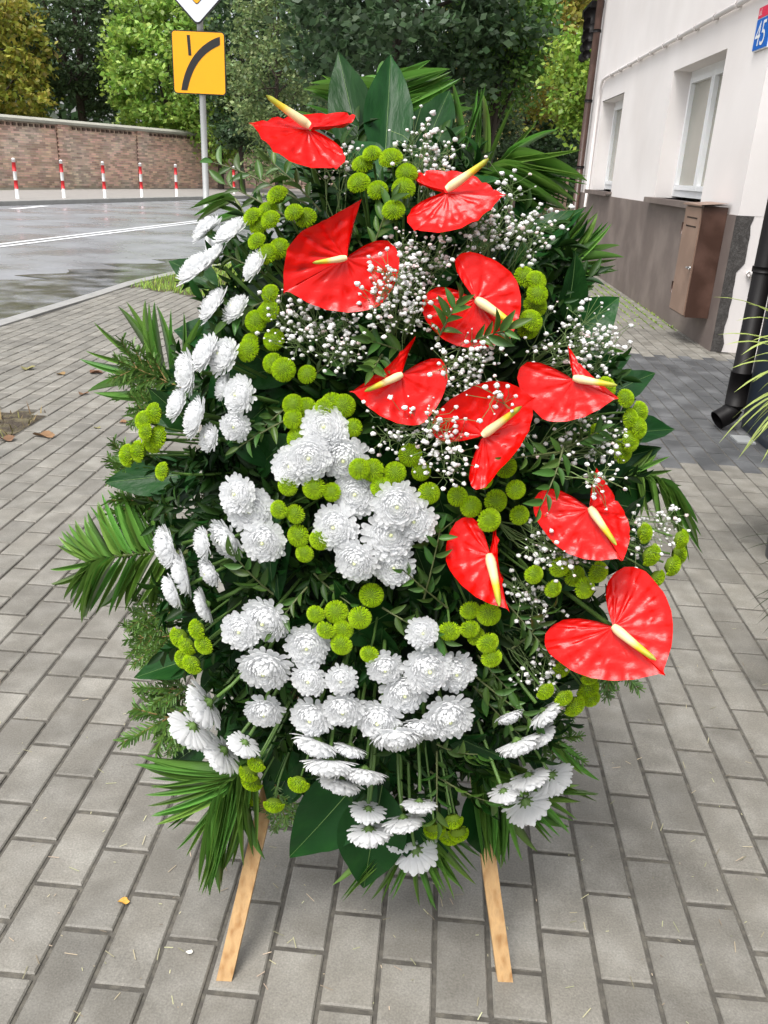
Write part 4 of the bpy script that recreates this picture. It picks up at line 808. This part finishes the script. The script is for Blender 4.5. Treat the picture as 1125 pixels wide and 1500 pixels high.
def anth(bx, by, A, Lh, Rh, sx_, sy_, lift, hl=HALF, hr=HALF):
    P = surf(bx, by, lift); z = zof(P); k = z / FPX; vw = -nrm(ray(bx, by)); up = nrm(CU - vw * (CU @ vw)); rt_ = np.cross(up, vw)
    V = lambda q: (rt_ * q[0] - up * q[1] + vw * q[2]) * k
    a, l, r = V(A), V(Lh), V(Rh); bl = V(Lh[3:]) if len(Lh) > 3 else -a; br = V(Rh[3:]) if len(Rh) > 3 else -a; n = np.cross(r, a); n2 = np.cross(a, l); nn = nrm(nrm(n) + nrm(n2)); nn = nn if nn @ vw > 0 else -nn
    sz = np.linalg.norm(a); mb = MB(); ii = np.linspace(0, 15, 40)
    for back, vec, ph, H in ((bl, l, rng.uniform(0, 3), hl), (br, r, rng.uniform(0, 3), hr)):
        H = np.array(H); ho = np.stack([np.interp(ii, range(16), H[:, j]) for j in (0, 1)], 1)
        hn = nrm(np.cross(a, vec)); hn = hn if hn @ nn > 0 else -hn; g = []
        for u in np.linspace(0, 1, 22):
            row = []
            for j, (x, y) in enumerate(ho):
                fi = math.atan2(x, y) ; q = P + (a * y if y > 0 else back * -y) * u + vec * x * u
                vein = math.cos(fi * 8.0 - 1.2 * u); net = math.sin(u * 25 + 1.6 * math.cos(fi * 8) + ph + fi * 2)
                e = x * u
                h_ = -.085 * (1 - abs(vein)) ** 4 * u ** .5 * min(1, e * 6) + .012 * net * (u ** 1.3) * (1 - u ** 8) * min(1, e * 4) + .05 * u ** 6 - .10 * e * (1 - e) * 1.3 + .045 * math.sin(3 * fi + ph * 2) * u * u * e
                row.append(q + hn * h_ * sz - nn * .03 * sz * (y * u) ** 2 * (1 if y > 0 else 0))
            g.append(row)
        mb.grid(g)
    o = link('anthurium', mb.mesh('anthurium', m_anth, P), sp, Matrix.Translation(Vector(P)))
    bm = bmesh.new(); bm.from_mesh(o.data); bmesh.ops.remove_doubles(bm, verts=bm.verts, dist=.0004); bm.to_mesh(o.data); bm.free(); o.data.polygons.foreach_set('use_smooth', [True] * len(o.data.polygons))
    sv = V((sx_ - bx, sy_ - by, 0)); sv = sv + nn * np.linalg.norm(sv) * .28; S_ = np.linalg.norm(sv)
    M = zframe(P + nn * .006, sv, S_, rng.uniform(0, 6)); link('spadix', SPM, o, M); stem(P - nn * .004, nn * .5 + EO * .5, .0036, o)
for q in [(452, 190, (-86, -4, 25), (12, 52, 45), (35, -24, -55), 386, 169, .05), (655, 283, (85, 6, 20), (-20, 54, 40), (-8, -32, -55), 718, 261, .05),
    (507, 378, (-92, 50, 10), (-43, -72, 15), (52, 68, 15, 74, -111, -20), 458, 388, .055, HALF_P), (697, 440, (50, 64, 10), (54, -38, -12, -111, -79, -10), (-61, 45, 8, -58, -81, -15), 757, 483, .03),
    (588, 548, (-76, 26, 10), (-30, -62, 25), (32, 74, 12, 87, -110, -20), 532, 573, .035, HALF_N), (708, 638, (76, -55, 8), (-25, -68, 8, -113, 72, -15), (26, 50, 15, -66, 79, 0), 766, 598, .045),
    (840, 556, (64, 30, 12), (-45, 58, 12, -92, -108, -20), (40, -52, -30), 900, 578, .05, HALF, HALF_N), (863, 745, (46, 76, 10), (-62, 40, 8, -60, -96, -20), (50, -22, -25), 895, 803, .05, HALF, HALF_P),
    (718, 812, (27, 84, 8), (-66, 12, 8, 8, -119, -10), (32, -18, 25), 742, 885, .03, HALF, HALF_N), (898, 918, (72, 67, 5), (-76, 57, 8), (62, -68, -8), 953, 968, .06)]: anth(*q)
# baby's breath sprays
m_gyp = M_('gypsophila_floret', (.80, .79, .77), .7, .05, isl=.08, trans=.1); m_gyp2 = M_('pink_floret', (.74, .60, .58), .7, .05, isl=.1); m_gst = M_('gypsophila_stem', (.16, .24, .08), .6)
ic = bmesh.new(); bmesh.ops.create_icosphere(ic, subdivisions=2, radius=1); ic.verts.ensure_lookup_table()
ICV = np.array([v.co[:] for v in ic.verts]); ICF = [tuple(v.index for v in f.verts) for f in ic.faces]; ic.free()
def gyp(x, y, R, n, off=.03, pink=.06):
    n = int(n * 2.0)
    c = surf(x, y, off); N = outdir(c); b = c - N * .10; f1, f2, stm = MB(), MB(), MB()
    nb = max(3, n // 6); hubs = []
    for k in range(nb):
        a = rng.uniform(0, 6.283); r = R * math.sqrt(rng.random()); h = surf(x + r * math.cos(a), y + r * math.sin(a), off - .02 + rng.uniform(-.015, .01)); hubs.append(h); m = (b * .5 + h * .5) + rng.normal(0, .008, 3); stm.tube([b, m, h], [.001, .0008, .0006], 4, False)
    for k in range(n):
        h = hubs[k % nb]; p = h + rng.normal(0, .014, 3) + N * .012; s = rng.choice([.0014, .0022, .0030, .0036]) * rng.uniform(.8, 1.15); stm.tube([h, (h + p) / 2 + rng.normal(0, .003, 3), p], .00045, 3, False)
        V = ICV * (1, 1, .8) * s * (1 + .17 * rng.standard_normal((len(ICV), 1))) ; (f2 if rng.random() < pink else f1).add(V + p, ICF)
    o = link('gypsophila_spray', stm.mesh('gypsophila_spray', m_gst, b), sp, Matrix.Translation(Vector(b)))
    if f1.n: tag(link('florets', f1.mesh('florets', m_gyp, b), o, Matrix.Translation(Vector(b))), kind='stuff')
    if f2.n: tag(link('pink_florets', f2.mesh('pink_florets', m_gyp2, b, smooth=False), o, Matrix.Translation(Vector(b))), kind='stuff')
for q in [(640, 235, 42, 46, .02), (612, 228, 22, 16, .02), (485, 250, 26, 24, .01), (742, 285, 16, 12, .03), (730, 350, 48, 50, .03), (780, 345, 28, 22, .02), (700, 350, 24, 20, .02), (600, 385, 34, 36, .03, .4), (630, 395, 38, 34, .0, .4), (585, 420, 30, 40, .07, .1), (600, 455, 32, 40, .04), (560, 450, 24, 24, .05), (445, 480, 36, 44, .03), (490, 495, 42, 50, .03), (420, 465, 18, 14, .03), (700, 520, 40, 40, .03), (680, 560, 36, 36, .02), (650, 535, 14, 10, .08), (590, 630, 44, 54, .03), (640, 640, 32, 34, .06), (660, 680, 22, 20, .05), (735, 580, 16, 10, .09), (815, 505, 40, 40, .02), (855, 500, 30, 28, .03), (878, 520, 24, 18, .02), (860, 640, 38, 36, .02), (890, 650, 24, 22, .03), (880, 700, 18, 16, .08), (800, 790, 30, 28, .03), (830, 820, 26, 22, .03), (775, 880, 30, 26, .0), (790, 975, 32, 40, .01), (760, 870, 20, 14, .0), (935, 790, 32, 28, .0), (960, 770, 22, 18, .0), (770, 640, 20, 12, .0), (650, 470, 16, 12, .02)]: gyp(*q)

# ------------------------------------------------------------------ litter
m_dead = M_('dead_leaf', (.22, .13, .06), .8, .3, 20, hue=.05, obj=.3); m_yleaf = M_('yellow_leaf', (.55, .30, .05), .7, .2, 20); m_bleaf = M_('olive_dead_leaf', (.22, .20, .08), .8, .3, 20)
def fallen(x, y, size, mat, label):
    p = gnd(x, y); mb = MB(); a0 = rng.uniform(0, 6.283); n = 15; g = []
    for u in np.linspace(.02, 1, 6):
        row = []
        for k in range(n):
            a = k * 2 * math.pi / n; r = size * u * (.62 + .38 * abs(math.cos(a * 1.5))) * (1 + .1 * rng.standard_normal() * (u > .9)); xx, yy_ = r * math.cos(a + a0), r * .65 * math.sin(a + a0)
            row.append(p + (xx, yy_, .004 + .35 * size * u * u * abs(math.sin(a * 1.0 + 1)) + .1 * size * math.sin(3 * a) * u))
        g.append(row)
    mb.grid(g, closed=True); solo('fallen_leaf', mb, mat, label, 'leaf')
for q in [(40, 541, .055, m_bleaf, 'curled olive fallen leaf on the wet pavers'), (88, 549, .035, m_dead, 'small brown fallen leaf between two larger leaves on the pavers'), (140, 547, .05, m_dead, 'crumpled brown fallen leaf beside the palm frond tips'), (122, 578, .035, m_dead, 'small reddish brown fallen leaf below the palm leaflets'),
    (182, 620, .03, m_dead, 'dark crumpled leaf beside the green chrysanthemums'), (66, 640, .06, m_dead, 'large crumpled brown leaf at the corner of the soil pit'), (10, 645, .05, m_dead, 'brown leaf lying in the soil pit'), (142, 628, .02, m_bleaf, 'tiny dry leaf beyond the large crumpled one'), (181, 1323, .013, m_yleaf, 'small yellow leaf fragment on the grey pavers before the easel'), (277, 1398, .007, M_('petal_bit', (.75, .73, .65), .7), 'tiny white petal on a paver beside the easel leg')]: fallen(*q)
mb = MB()
for k in range(300):
    p = gnd(rng.uniform(0, 1125), rng.uniform(900, 1500)); a = rng.uniform(0, 6.283); d = np.array([math.cos(a), math.sin(a), 0]) * rng.choice([.002, .003, .008, .012]); s = np.array([-d[1], d[0], 0]); s = nrm(s) * .0008
    mb.add([p - d - s + (0, 0, .002), p - d + s + (0, 0, .002), p + d + s + (0, 0, .0035), p + d - s + (0, 0, .0035)], [(0, 1, 2, 3)])
solo('needle_litter', mb, M_('litter', (.38, .34, .22), .8, .3, isl=.5, hue=.1), 'fallen needles and petal crumbs scattered over the pavers', 'litter', kind='stuff')
